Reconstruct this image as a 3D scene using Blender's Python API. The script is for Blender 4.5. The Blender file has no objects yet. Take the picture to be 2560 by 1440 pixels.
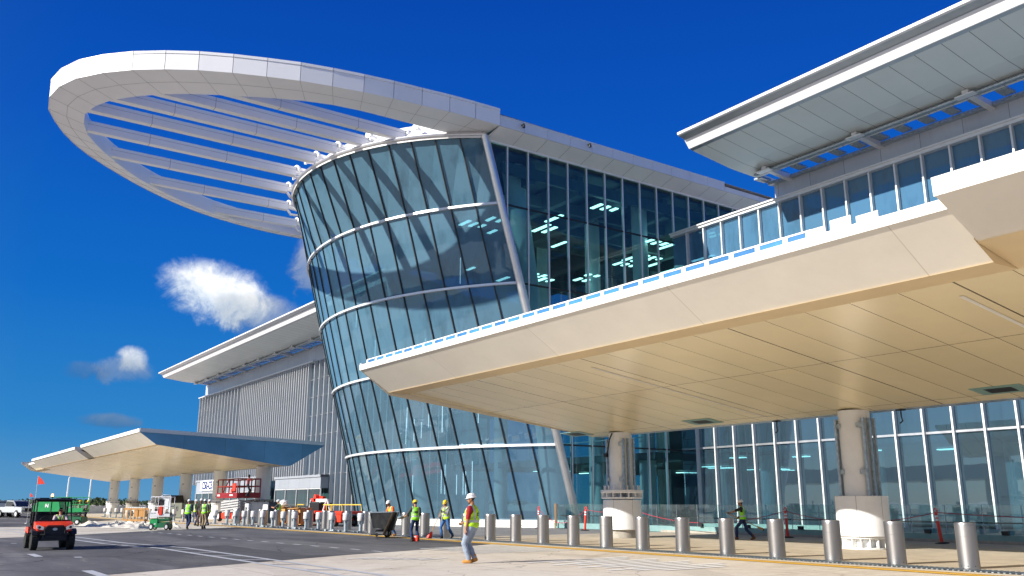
import bpy, math, random
import numpy as np
from mathutils import Vector, Matrix, Euler
random.seed(7); np.random.seed(7)
R = math.radians
SC = bpy.context.scene
COL = SC.collection
# ------------------------------------------------------------ camera
cam_d = bpy.data.cameras.new('camera'); cam = bpy.data.objects.new('camera', cam_d); COL.objects.link(cam)
cam.location = (0, 0, 1.53)
cam.rotation_euler = (R(90 + 13.778), 0, R(54.877))
cam_d.sensor_width = 36; cam_d.lens = 36 * 2194 / 2560
cam_d.clip_start = 0.1; cam_d.clip_end = 9000
SC.camera = cam
SC.view_settings.view_transform = 'Standard'; SC.view_settings.look = 'None'
SC.view_settings.exposure = 0.62; SC.view_settings.gamma = 1
SC.cycles.max_bounces = 10; SC.cycles.transparent_max_bounces = 24
SC.cycles.glossy_bounces = 5; SC.cycles.diffuse_bounces = 4
SC.cycles.sample_clamp_indirect = 6
SC.cycles.caustics_reflective = False; SC.cycles.caustics_refractive = False
SC.cycles.use_denoising = True
# ------------------------------------------------------------ sun
AZ, EL = R(82.5), R(24.8)                       # where the sunlight travels to, and the sun's height
sun_dir = Vector((math.cos(AZ) * math.cos(EL), math.sin(AZ) * math.cos(EL), -math.sin(EL)))
sl = bpy.data.lights.new('sun', 'SUN'); sl.energy = 5.0; sl.angle = R(0.5); sl.color = (1, 0.94, 0.84)
so = bpy.data.objects.new('sun', sl); COL.objects.link(so); so.location = (0, -30, 60)
so.rotation_euler = sun_dir.to_track_quat('-Z', 'Y').to_euler()
# ------------------------------------------------------------ sky
W = bpy.data.worlds.new("World"); SC.world = W; W.use_nodes = True
nt = W.node_tree; nt.nodes.clear()
def N(t, kind, **k):
    n = t.nodes.new(kind)
    for a, b in k.items(): setattr(n, a, b)
    return n
def L(t, a, b): t.links.new(a, b)
def mth(t, op, a, b=None, c=None, clamp=False):
    n = N(t, 'ShaderNodeMath', operation=op); n.use_clamp = clamp
    for i, x in enumerate((a, b, c)):
        if x is None: continue
        if hasattr(x, 'is_linked'): L(t, x, n.inputs[i])
        else: n.inputs[i].default_value = x
    return n.outputs[0]
def ramp(t, fac, stops, interp='LINEAR'):
    n = N(t, 'ShaderNodeValToRGB'); cr = n.color_ramp; cr.interpolation = interp
    while len(cr.elements) < len(stops): cr.elements.new(0.5)
    for e, (p, c) in zip(cr.elements, stops):
        e.position = p; e.color = (*c, 1) if len(c) == 3 else c
    L(t, fac, n.inputs[0]); return n.outputs[0]
def mixc(t, fac, a, b, blend='MIX'):
    n = N(t, 'ShaderNodeMix', data_type='RGBA', blend_type=blend)
    for i, x in ((0, fac), (6, a), (7, b)):
        if hasattr(x, 'is_linked'): L(t, x, n.inputs[i])
        elif i == 0: n.inputs[0].default_value = x
        else: n.inputs[i].default_value = (*x, 1)
    return n.outputs[2]
def noise(t, vec, scale, detail=4, rough=0.55, dist=0.0):
    n = N(t, 'ShaderNodeTexNoise'); n.inputs['Scale'].default_value = scale
    n.inputs['Detail'].default_value = detail; n.inputs['Roughness'].default_value = rough
    n.inputs['Distortion'].default_value = dist
    if vec is not None: L(t, vec, n.inputs['Vector'])
    return n.outputs['Fac']
sky = N(nt, 'ShaderNodeTexSky', sky_type='NISHITA'); sky.sun_disc = False
sky.sun_elevation = EL; sky.sun_rotation = math.atan2(-sun_dir.x, -sun_dir.y)
sky.air_density = 1.0; sky.dust_density = 0.15; sky.ozone_density = 3.0; sky.altitude = 20
geo = N(nt, 'ShaderNodeTexCoord'); D = geo.outputs['Generated']
sep = N(nt, 'ShaderNodeSeparateXYZ'); L(nt, D, sep.inputs[0])
# the clear, deeply polarised blue of the photograph: the sky model's brightness steered towards a blue by height
el = mth(nt, 'ARCSINE', sep.outputs[2])
deep = ramp(nt, mth(nt, 'MULTIPLY', el, 1.0 / 1.5708, clamp=True), [(0.0, (0.55, 1.75, 3.1)), (0.05, (0.12, 1.25, 3.2)), (0.14, (0.02, 0.80, 3.1)), (0.25, (0.01, 0.50, 2.8)), (0.42, (0.005, 0.25, 2.05)), (0.75, (0.02, 0.24, 1.7)), (1.0, (0.05, 0.3, 1.7))])
hs = N(nt, 'ShaderNodeHueSaturation'); hs.inputs['Saturation'].default_value = 1.2; hs.inputs['Value'].default_value = 0.55
L(nt, sky.outputs[0], hs.inputs['Color'])
back0 = mth(nt, 'MULTIPLY', mth(nt, 'ADD', mth(nt, 'MULTIPLY', sep.outputs[1], -1.0), 0.1), 1.6, clamp=True)   # paler towards the sun
base = mixc(nt, mth(nt, 'ADD', mth(nt, 'MULTIPLY', back0, 0.45), 0.03), deep, hs.outputs[0])
def sky_dir(x, y):                               # direction of a point of the sky seen in the photo
    cp, sp = math.cos(R(13.778)), math.sin(R(13.778)); A = R(35.123)
    h = Vector((-math.cos(A), math.sin(A), 0)); r = Vector((math.sin(A), math.cos(A), 0)); u = Vector((0, 0, 1))
    return ((h * cp + u * sp) + r * ((x - 1280) / 2194) + (u * cp - h * sp) * ((720 - y) / 2194)).normalized()
def dot(v):
    n = N(nt, 'ShaderNodeVectorMath', operation='DOT_PRODUCT'); L(nt, D, n.inputs[0]); n.inputs[1].default_value = v
    return n.outputs['Value']
n_lo = noise(nt, D, 14, 3, 0.5); n_big = noise(nt, D, 26, 9, 0.62, 0.5); n_fine = noise(nt, D, 75, 7, 0.66, 0.6)
def cloud(x, y, w, h, amp, gain, tone, skew=0.0):  # one cumulus of the real sky, w and h in pixels of the photo
    global base
    c = sky_dir(x, y); r = c.cross(Vector((0, 0, 1))).normalized(); u = r.cross(c)
    a = mth(nt, 'MULTIPLY', dot(r), 2194 / w); b = mth(nt, 'MULTIPLY', dot(u), 2194 / h)
    b = mth(nt, 'ADD', b, mth(nt, 'MULTIPLY', a, skew))
    a = mth(nt, 'ADD', a, mth(nt, 'MULTIPLY', mth(nt, 'SUBTRACT', n_lo, 0.5), amp)); b2 = mth(nt, 'ADD', b, mth(nt, 'MULTIPLY', mth(nt, 'SUBTRACT', n_big, 0.5), amp))
    r2 = mth(nt, 'ADD', mth(nt, 'MULTIPLY', a, a), mth(nt, 'MULTIPLY', b2, b2))
    nz = mth(nt, 'ADD', mth(nt, 'MULTIPLY', mth(nt, 'SUBTRACT', n_big, 0.5), amp * 1.5), mth(nt, 'MULTIPLY', mth(nt, 'SUBTRACT', n_fine, 0.5), amp * 0.75))
    e = mth(nt, 'ADD', mth(nt, 'SUBTRACT', 1.0, r2), nz)
    mr = N(nt, 'ShaderNodeMapRange', interpolation_type='SMOOTHSTEP'); L(nt, e, mr.inputs[0]); mr.inputs[1].default_value = -0.05; mr.inputs[2].default_value = 0.85
    dn = mth(nt, 'MULTIPLY', mr.outputs[0], gain, clamp=True)
    dn = mth(nt, 'MULTIPLY', dn, mth(nt, 'GREATER_THAN', dot(c), 0.5))
    sh = mth(nt, 'ADD', mth(nt, 'ADD', mth(nt, 'MULTIPLY', b, 0.40), mth(nt, 'MULTIPLY', dn, 0.55)), mth(nt, 'MULTIPLY', mth(nt, 'SUBTRACT', n_big, 0.5), 1.1))
    sh = mth(nt, 'ADD', sh, 0.12, clamp=True)
    col = ramp(nt, sh, [(0.0, tuple(q * tone for q in (1.6, 2.4, 3.9))), (0.45, tuple(q * tone for q in (3.6, 4.2, 5.0))), (0.85, tuple(q * tone for q in (6.2, 6.3, 6.4)))])
    base = mixc(nt, dn, base, col)
cloud(530, 730, 150, 80, 0.95, 1.0, 1.0, 0.25)
cloud(640, 785, 130, 60, 1.2, 0.55, 0.6, 0.2)
cloud(335, 900, 40, 36, 1.1, 0.85, 0.85)
cloud(320, 925, 70, 34, 1.4, 0.4, 0.55)
cloud(225, 925, 60, 22, 1.6, 0.25, 0.3)
cloud(275, 1052, 70, 20, 1.1, 0.42, 0.30)
cloud(775, 665, 60, 95, 1.4, 0.6, 0.6)
# fair-weather clouds in the half of the sky behind the camera (they show in the glass)
back = mth(nt, 'MULTIPLY', mth(nt, 'SUBTRACT', mth(nt, 'MULTIPLY', sep.outputs[1], -1.0), 0.05), 4.0, clamp=True)
nb = noise(nt, D, 3.4, 9, 0.6, 0.4)
nbm = mth(nt, 'MULTIPLY', mth(nt, 'SUBTRACT', nb, 0.52), 5.0, clamp=True)
base = mixc(nt, mth(nt, 'MULTIPLY', mth(nt, 'MULTIPLY', nbm, back), 0.75), base, (6.5, 7.0, 7.8))
bg = N(nt, 'ShaderNodeBackground'); bg.inputs['Strength'].default_value = 0.12
L(nt, base, bg.inputs['Color'])
wo = N(nt, 'ShaderNodeOutputWorld'); L(nt, bg.outputs[0], wo.inputs[0])
# ------------------------------------------------------------ materials
MATS = {}
def newmat(name):
    m = bpy.data.materials.new(name); m.use_nodes = True; m.node_tree.nodes.clear(); MATS[name] = m
    t = m.node_tree; o = N(t, 'ShaderNodeOutputMaterial'); return m, t, o
def pbr(t, o, col, rough=0.5, metal=0.0, spec=0.5):
    b = N(t, 'ShaderNodeBsdfPrincipled')
    for nm, x in (('Base Color', col), ('Roughness', rough), ('Metallic', metal), ('Specular IOR Level', spec)):
        i = b.inputs[nm]
        if hasattr(x, 'is_linked'): L(t, x, i)
        else: i.default_value = (*x, 1) if isinstance(x, tuple) else x
    L(t, b.outputs[0], o.inputs[0]); return b
def bump(t, b, h, strength, dist=0.05):
    n = N(t, 'ShaderNodeBump'); n.inputs['Strength'].default_value = strength; n.inputs['Distance'].default_value = dist
    L(t, h, n.inputs['Height']); L(t, n.outputs[0], b.inputs['Normal'])
def objc(t): return N(t, 'ShaderNodeTexCoord').outputs['Object']
def sc3(t, vec, s, loc=(0, 0, 0)):
    n = N(t, 'ShaderNodeMapping'); n.inputs['Scale'].default_value = s; n.inputs['Location'].default_value = loc; L(t, vec, n.inputs[0]); return n.outputs[0]
def M(name, col, rough=0.5, metal=0.0, var=0.12, scale=3.0, bmp=0.0, bscale=None, spec=0.5, stretch=(1, 1, 1), rnd=0.0):
    if name in MATS: return MATS[name]
    m, t, o = newmat(name); v = sc3(t, objc(t), stretch)
    f = noise(t, v, scale, 5, 0.6)
    c = ramp(t, f, [(0.25, tuple(max(0, x * (1 - var)) for x in col)), (0.75, tuple(min(1, x * (1 + var)) for x in col))])
    if rnd:
        oi = N(t, 'ShaderNodeObjectInfo'); k = mth(t, 'ADD', mth(t, 'MULTIPLY', oi.outputs['Random'], 2 * rnd), 1 - rnd)
        hv = N(t, 'ShaderNodeHueSaturation'); L(t, c, hv.inputs['Color']); L(t, k, hv.inputs['Value']); c = hv.outputs[0]
    r = mth(t, 'ADD', mth(t, 'MULTIPLY', f, 0.2), rough - 0.1, clamp=True)
    b = pbr(t, o, c, r, metal, spec)
    if bmp: bump(t, b, noise(t, v, bscale or scale * 6, 6, 0.65), bmp, 0.02)
    return m
def gaps(t, x, pitch, w, off=0.0):               # 1 on a joint every pitch metres, else 0
    f = mth(t, 'FRACT', mth(t, 'DIVIDE', mth(t, 'ADD', x, off + 1000 * pitch), pitch))
    return mth(t, 'LESS_THAN', f, w / pitch)
def panels(name, col, rough, metal, joints, jcol=(0.05, 0.045, 0.04), var=0.05, scale=0.8, bmp=0.0, streak=0.0, spec=0.5, cell=0.06):
    """sheet-metal or board panels: joints = [(axis, pitch, width, offset)] in object metres"""
    m, t, o = newmat(name); oc = objc(t); s = N(t, 'ShaderNodeSeparateXYZ'); L(t, oc, s.inputs[0])
    f = noise(t, oc, scale, 6, 0.6)
    c = ramp(t, f, [(0.25, tuple(x * (1 - var) for x in col)), (0.75, tuple(min(1, x * (1 + var)) for x in col))])
    g = None; idx = None
    for ax, p, w, off in joints:
        k = gaps(t, s.outputs[ax], p, w, off); g = k if g is None else mth(t, 'MAXIMUM', g, k)
        fl = mth(t, 'FLOOR', mth(t, 'DIVIDE', mth(t, 'ADD', s.outputs[ax], off + 1000 * p), p))
        idx = fl if idx is None else mth(t, 'ADD', mth(t, 'MULTIPLY', fl, 7.31), idx)
    if idx is not None and cell:
        wn = N(t, 'ShaderNodeTexWhiteNoise', noise_dimensions='1D'); L(t, idx, wn.inputs['W'])
        hv = N(t, 'ShaderNodeHueSaturation'); L(t, c, hv.inputs['Color'])
        L(t, mth(t, 'ADD', mth(t, 'MULTIPLY', wn.outputs['Value'], 2 * cell), 1 - cell), hv.inputs['Value']); c = hv.outputs[0]
    if streak:
        st = noise(t, sc3(t, oc, (6, 6, 0.25)), 1.0, 4, 0.6)
        c = mixc(t, mth(t, 'MULTIPLY', mth(t, 'SUBTRACT', st, 0.5), streak * 4, clamp=True), c, tuple(x * 0.55 for x in col))
    if g is not None: c = mixc(t, g, c, jcol)
    b = pbr(t, o, c, rough, metal, spec)
    if bmp: bump(t, b, noise(t, oc, scale * 14, 5, 0.6), bmp, 0.03)
    return m
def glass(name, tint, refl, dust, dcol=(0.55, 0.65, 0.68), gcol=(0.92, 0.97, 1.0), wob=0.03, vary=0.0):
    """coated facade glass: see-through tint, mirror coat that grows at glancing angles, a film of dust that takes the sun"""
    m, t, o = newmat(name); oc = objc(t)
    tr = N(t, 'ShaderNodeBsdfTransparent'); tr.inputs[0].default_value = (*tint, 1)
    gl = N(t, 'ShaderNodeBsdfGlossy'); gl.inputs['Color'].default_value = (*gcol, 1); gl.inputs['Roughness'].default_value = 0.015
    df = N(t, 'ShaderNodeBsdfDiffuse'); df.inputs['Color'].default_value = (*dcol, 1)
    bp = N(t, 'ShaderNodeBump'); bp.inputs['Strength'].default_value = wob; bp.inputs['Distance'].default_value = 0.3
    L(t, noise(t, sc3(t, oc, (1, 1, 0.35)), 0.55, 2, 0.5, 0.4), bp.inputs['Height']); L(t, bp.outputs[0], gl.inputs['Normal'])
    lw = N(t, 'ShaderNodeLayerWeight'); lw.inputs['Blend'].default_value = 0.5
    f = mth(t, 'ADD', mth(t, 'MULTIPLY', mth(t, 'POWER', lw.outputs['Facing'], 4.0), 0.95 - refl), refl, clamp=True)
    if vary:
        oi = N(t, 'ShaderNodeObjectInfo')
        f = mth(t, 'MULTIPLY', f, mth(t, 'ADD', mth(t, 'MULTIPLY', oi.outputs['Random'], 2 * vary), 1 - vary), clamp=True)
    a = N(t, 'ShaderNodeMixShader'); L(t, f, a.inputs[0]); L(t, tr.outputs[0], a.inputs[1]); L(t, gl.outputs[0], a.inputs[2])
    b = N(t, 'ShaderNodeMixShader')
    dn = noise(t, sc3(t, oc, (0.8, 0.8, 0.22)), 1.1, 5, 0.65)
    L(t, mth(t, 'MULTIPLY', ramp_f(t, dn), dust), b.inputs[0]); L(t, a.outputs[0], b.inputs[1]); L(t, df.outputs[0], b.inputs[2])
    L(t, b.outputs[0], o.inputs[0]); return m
def ramp_f(t, f): return mth(t, 'ADD', mth(t, 'MULTIPLY', f, 1.6), 0.2, clamp=True)
def emit(name, col, s):
    m, t, o = newmat(name); e = N(t, 'ShaderNodeEmission'); e.inputs[0].default_value = (*col, 1); e.inputs[1].default_value = s
    L(t, e.outputs[0], o.inputs[0]); return m
# ------------------------------------------------------------ mesh builder
class MB:
    def __init__(s): s.v = []; s.f = []; s.m = []
    def add(s, vs, fs, mat=0):
        b = len(s.v); s.v += [tuple(map(float, p)) for p in vs]; s.f += [tuple(b + i for i in f) for f in fs]; s.m += [mat] * len(fs); return s
    def poly(s, pts, mat=0): return s.add(pts, [tuple(range(len(pts)))], mat)
    def box(s, x0, x1, y0, y1, z0, z1, mat=0):
        p = [(x, y, z) for z in (z0, z1) for y in (y0, y1) for x in (x0, x1)]
        return s.add(p, [(0, 2, 3, 1), (4, 5, 7, 6), (0, 1, 5, 4), (2, 6, 7, 3), (0, 4, 6, 2), (1, 3, 7, 5)], mat)
    def obox(s, c, d, rot=None, mat=0):
        q = rot if rot is not None else Matrix.Identity(3); c = Vector(c)
        p = [c + q @ Vector((x * d[0] / 2, y * d[1] / 2, z * d[2] / 2)) for z in (-1, 1) for y in (-1, 1) for x in (-1, 1)]
        return s.add(p, [(0, 2, 3, 1), (4, 5, 7, 6), (0, 1, 5, 4), (2, 6, 7, 3), (0, 4, 6, 2), (1, 3, 7, 5)], mat)
    def beam(s, a, b, w, h, mat=0, up=(0, 0, 1)):  # square bar from a to b
        a, b = Vector(a), Vector(b); d = (b - a); ln = d.length; d.normalize(); u = Vector(up)
        if abs(d.dot(u)) > 0.99: u = Vector((1, 0, 0))
        x = d.cross(u).normalized(); z = x.cross(d)
        return s.obox((a + b) / 2, (w, ln, h), Matrix((x, d, z)).transposed(), mat)
    def tube(s, pts, r, n=8, mat=0, cap=True):
        pts = [Vector(p) for p in pts]; k = len(pts); rs = r if isinstance(r, (list, tuple)) else [r] * k
        vs = []; prev = None
        for i, p in enumerate(pts):
            d = (pts[min(i + 1, k - 1)] - pts[max(i - 1, 0)]).normalized()
            if prev is None:
                u = Vector((0, 0, 1)) if abs(d.z) < 0.9 else Vector((1, 0, 0)); x = d.cross(u).normalized()
            else: x = (prev - d * prev.dot(d)).normalized()
            prev = x; y = d.cross(x)
            vs += [p + (x * math.cos(2 * math.pi * j / n) + y * math.sin(2 * math.pi * j / n)) * rs[i] for j in range(n)]
        fs = [(i * n + j, i * n + (j + 1) % n, (i + 1) * n + (j + 1) % n, (i + 1) * n + j) for i in range(k - 1) for j in range(n)]
        if cap: fs += [tuple(range(n - 1, -1, -1)), tuple((k - 1) * n + j for j in range(n))]
        return s.add(vs, fs, mat)
    def lathe(s, prof, c=(0, 0, 0), n=24, mat=0, sx=1, sy=1, rot=None):
        q = rot or Matrix.Identity(3); c = Vector(c); vs = []; k = len(prof)
        for r, z in prof: vs += [c + q @ Vector((r * sx * math.cos(2 * math.pi * j / n), r * sy * math.sin(2 * math.pi * j / n), z)) for j in range(n)]
        fs = [(i * n + j, i * n + (j + 1) % n, (i + 1) * n + (j + 1) % n, (i + 1) * n + j) for i in range(k - 1) for j in range(n)]
        if prof[0][0] > 1e-4: fs.append(tuple(range(n - 1, -1, -1)))
        if prof[-1][0] > 1e-4: fs.append(tuple((k - 1) * n + j for j in range(n)))
        return s.add(vs, fs, mat)
    def prism(s, poly, axis, a, b, mat=0):        # outline in the two other axes, swept along axis from a to b
        def P(p, t): return ((t, p[0], p[1]), (p[0], t, p[1]), (p[0], p[1], t))[axis]
        n = len(poly); vs = [P(p, a) for p in poly] + [P(p, b) for p in poly]
        fs = [tuple(range(n))[::-1], tuple(range(n, 2 * n))] + [(i, (i + 1) % n, n + (i + 1) % n, n + i) for i in range(n)]
        return s.add(vs, fs, mat)
    def build(s, name, mats, parent=None, smooth=False, bevel=0.0, world=False):
        me = bpy.data.meshes.new(name); me.from_pydata(s.v, [], s.f)
        mats = mats if isinstance(mats, (list, tuple)) else [mats]
        for x in mats: me.materials.append(x)
        me.polygons.foreach_set('material_index', s.m)
        import bmesh
        b = bmesh.new(); b.from_mesh(me)
        bmesh.ops.remove_doubles(b, verts=b.verts, dist=1e-5)
        bmesh.ops.recalc_face_normals(b, faces=b.faces)
        if bevel: bmesh.ops.bevel(b, geom=[e for e in b.edges if len(e.link_faces) == 2 and e.calc_face_angle(0) > 0.5], offset=bevel, segments=2, affect='EDGES', clamp_overlap=True)
        b.to_mesh(me); b.free()
        if smooth:
            me.polygons.foreach_set('use_smooth', [True] * len(me.polygons))
            if smooth != 'all': me.set_sharp_from_angle(angle=R(38))
        o = bpy.data.objects.new(name, me); COL.objects.link(o)
        if parent is not None: o.parent = parent
        return o
def thing(name, label, cat, loc=(0, 0, 0), rotz=0.0, group=None, kind=None):
    o = bpy.data.objects.new(name, None); COL.objects.link(o); o.empty_display_size = 0.3
    o.location = loc; o.rotation_euler = (0, 0, rotz); tag(o, label, cat, group, kind); return o
def tag(o, label=None, cat=None, group=None, kind=None):
    for k, v in (('label', label), ('category', cat), ('group', group), ('kind', kind)):
        if v: o[k] = v
    return o
def dup(root, loc, rotz=None, label=None, group=None, name=None):
    def cp(o, par):
        c = o.copy(); COL.objects.link(c)
        if par is not None: c.parent = par
        for ch in o.children: cp(ch, c)
        return c
    c = cp(root, None); c.location = loc
    if rotz is not None: c.rotation_euler = (0, 0, rotz)
    if label: c['label'] = label
    if group: c['group'] = group
    return c
def text(body, size, mat, parent=None, loc=(0, 0, 0), rot=(0, 0, 0), name='lettering', ext=0.004, align='CENTER', bold=0.0):
    c = bpy.data.curves.new(name, 'FONT'); c.body = body; c.size = size; c.extrude = ext; c.align_x = align; c.align_y = 'CENTER'; c.offset = bold
    c.materials.append(mat); tmp = bpy.data.objects.new(name, c); COL.objects.link(tmp); dg = bpy.context.evaluated_depsgraph_get()
    me = bpy.data.meshes.new_from_object(tmp.evaluated_get(dg)); bpy.data.objects.remove(tmp); me.materials.clear(); me.materials.append(mat)
    o = bpy.data.objects.new(name, me); COL.objects.link(o); o.location = loc; o.rotation_euler = rot
    if parent is not None: o.parent = parent
    return o
# ------------------------------------------------------------ palette
m_white = M('white_coated_metal', (0.85, 0.85, 0.85), 0.38, 0, 0.03, 0.6, rnd=0.03)
m_whiteplain = M('white_paint', (0.80, 0.80, 0.78), 0.5, 0, 0.05, 2)
m_alu = M('silver_aluminium', (0.62, 0.63, 0.65), 0.32, 0.85, 0.06, 2)
m_alul = M('pale_aluminium', (0.78, 0.79, 0.80), 0.38, 0.3, 0.05, 2)
m_dark = M('dark_gasket', (0.02, 0.022, 0.026), 0.5, 0.2, 0.2, 2)
m_galv = M('galvanised_steel', (0.38, 0.44, 0.48), 0.42, 0.7, 0.35, 7)
m_steel = M('brushed_stainless', (0.35, 0.34, 0.335), 0.38, 0.92, 0.16, 2.0, 0.03, 60, stretch=(1, 1, 0.05), rnd=0.05)
m_cream = panels('cream_render', (0.78, 0.73, 0.635), 0.75, 0, [(0, 6.2, 0.025, 3.2)], (0.60, 0.555, 0.47), 0.06, 0.6, 0.05, streak=0.05, cell=0.025, spec=0.3)
m_creamcap = M('white_edge_flashing', (0.84, 0.82, 0.78), 0.5, 0, 0.04, 1.0, 0.08, 14)
m_col = M('pale_column_paint', (0.84, 0.85, 0.87), 0.42, 0, 0.06, 1.5)
m_conc = M('rough_concrete', (0.36, 0.34, 0.30), 0.9, 0, 0.3, 4, 0.5, 30)
m_soffit = panels('cream_soffit_panels', (0.94, 0.82, 0.55), 0.27, 0.22, [(0, 1.24, 0.022, 0.72), (0, 6.2, 0.05, 3.2), (1, 5.5, 0.03, 5.3)], (0.13, 0.095, 0.05), 0.05, 0.5, 0.0, cell=0.035)
m_soffit_rim = M('tan_soffit_rim', (0.78, 0.62, 0.38), 0.55, 0.1, 0.06, 1)
m_soffit2 = panels('cool_white_soffit_panels', (0.80, 0.84, 0.80), 0.4, 0.1, [(0, 1.36, 0.03, 0.2)], (0.12, 0.13, 0.13), 0.04, 0.4, cell=0.03)
m_ring_soffit = panels('ring_soffit_metal', (0.70, 0.69, 0.67), 0.42, 0.15, [(1, 1.95, 0.02, 0.0)], (0.35, 0.35, 0.36), 0.04, 0.5, cell=0.02)
m_para = panels('grey_blue_cladding', (0.52, 0.56, 0.62), 0.42, 0.3, [(0, 2.48, 0.025, 0.0)], (0.15, 0.17, 0.2), 0.06, 0.5, streak=0.15)
m_roofgrey = M('grey_roof_membrane', (0.5, 0.5, 0.5), 0.8, 0, 0.1, 0.5)
m_bluegrey = panels('blue_filmed_end_cladding', (0.10, 0.27, 0.46), 0.3, 0.2, [(1, 3.4, 0.02, 0.5)], (0.05, 0.1, 0.15), 0.22, 0.25)
m_panelgrey = panels('grey_metal_panels', (0.40, 0.43, 0.48), 0.45, 0.3, [(0, 3.55, 0.03, 1.0)], (0.12, 0.13, 0.15), 0.05, 0.7)
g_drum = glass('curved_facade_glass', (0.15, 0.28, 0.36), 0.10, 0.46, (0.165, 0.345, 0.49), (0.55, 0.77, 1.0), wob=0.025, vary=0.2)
g_drumlow = glass('curved_facade_glass_lower', (0.30, 0.46, 0.53), 0.17, 0.30, (0.19, 0.35, 0.48), (0.62, 0.80, 1.0), wob=0.03, vary=0.2)  # lower rows of panes: weaker matt film, more mirror and see-through
g_wall = glass('side_facade_glass', (0.34, 0.60, 0.62), 0.05, 0.05, (0.2, 0.3, 0.34), (0.6, 0.85, 0.95), wob=0.02, vary=0.1)
g_term = glass('terminal_glass', (0.16, 0.30, 0.36), 0.22, 0.12, (0.2, 0.34, 0.46), (0.66, 0.86, 1.0), wob=0.02, vary=0.1)
g_blue = glass('blue_film_glass', (0.10, 0.22, 0.36), 0.25, 0.5, (0.10, 0.30, 0.58), wob=0.02)
g_rail = glass('railing_glass', (0.80, 0.90, 0.90), 0.05, 0.03, wob=0.01)
g_car = glass('car_glass', (0.04, 0.05, 0.06), 0.1, 0.03)
m_teal = M('teal_base_shoe', (0.22, 0.38, 0.38), 0.5, 0.2, 0.12, 3)
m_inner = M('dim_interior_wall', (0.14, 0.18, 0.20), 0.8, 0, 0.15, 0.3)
m_innerfl = M('interior_floor', (0.30, 0.32, 0.33), 0.5, 0, 0.1, 0.5)
m_lamp = emit('ceiling_light_panel', (0.62, 1.0, 0.90), 2.6)
m_black = M('black_plastic', (0.012, 0.012, 0.014), 0.5, 0, 0.3, 4)
m_rubber = M('black_rubber', (0.02, 0.02, 0.02), 0.85, 0, 0.3, 9, 0.2, 40)
m_orange = M('orange_red_bodywork', (0.82, 0.055, 0.010), 0.28, 0, 0.05, 2)
m_green = M('green_machine_paint', (0.015, 0.30, 0.09), 0.4, 0, 0.12, 3)
m_greend = M('dark_green_paint', (0.01, 0.12, 0.05), 0.45, 0, 0.15, 3)
m_red = M('dark_red_lift_paint', (0.24, 0.009, 0.012), 0.4, 0, 0.12, 3)
m_redb = M('bright_red_paint', (0.75, 0.05, 0.02), 0.4, 0, 0.12, 3)
m_yellow = M('yellow_paint', (0.80, 0.55, 0.05), 0.5, 0, 0.1, 3)
m_wood = M('raw_plywood', (0.48, 0.25, 0.08), 0.75, 0, 0.3, 5, 0.2, 25, stretch=(1, 1, 0.2))
m_plydark = M('dark_plywood', (0.14, 0.08, 0.04), 0.8, 0, 0.5, 6, 0.2, 30, stretch=(1, 1, 0.25))
m_card = M('cardboard', (0.50, 0.27, 0.09), 0.85, 0, 0.12, 4)
m_tarp = M('dusty_plastic_sheet', (0.62, 0.58, 0.50), 0.55, 0, 0.25, 2.5)
m_cab = M('charcoal_cabinet', (0.055, 0.062, 0.08), 0.45, 0.2, 0.15, 2)
m_olive = M('olive_grey_cabinet', (0.14, 0.15, 0.12), 0.55, 0, 0.12, 2)
m_paper = M('white_paper', (0.80, 0.80, 0.82), 0.8, 0, 0.04, 3)
m_ink = M('dark_ink', (0.02, 0.025, 0.05), 0.7, 0, 0.1, 3)
m_navyink = M('navy_lettering', (0.015, 0.04, 0.20), 0.5, 0, 0.05, 3)
m_delin = M('safety_red_orange_plastic', (0.78, 0.045, 0.02), 0.45, 0, 0.06, 4)
m_delor = M('safety_orange_plastic', (0.85, 0.12, 0.02), 0.45, 0, 0.06, 4)
m_refl = M('white_reflective_tape', (0.80, 0.82, 0.85), 0.3, 0.1, 0.06, 8)
m_rope = M('red_rope', (0.45, 0.03, 0.06), 0.8, 0, 0.15, 20)
m_cap = M('white_bollard_cap', (0.66, 0.66, 0.67), 0.5, 0, 0.1, 6)
m_silver = M('silver_car_paint', (0.62, 0.66, 0.70), 0.25, 0.3, 0.04, 2)
m_greycar = M('grey_car_paint', (0.20, 0.23, 0.27), 0.25, 0.3, 0.04, 2)
m_redlamp = M('red_lens', (0.6, 0.02, 0.02), 0.2, 0, 0.05, 3)
m_lens = M('clear_lens', (0.75, 0.80, 0.86), 0.08, 0.6, 0.3, 9)
m_leaf = M('distant_foliage', (0.055, 0.085, 0.025), 0.9, 0, 0.5, 0.4)
m_bark = M('bark', (0.10, 0.07, 0.05), 0.9, 0, 0.3, 3)
m_beacon = emit('amber_beacon_glow', (1.0, 0.45, 0.12), 5.0)
m_rail_blk = M('black_rail', (0.02, 0.022, 0.025), 0.4, 0.4, 0.2, 3)
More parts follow.
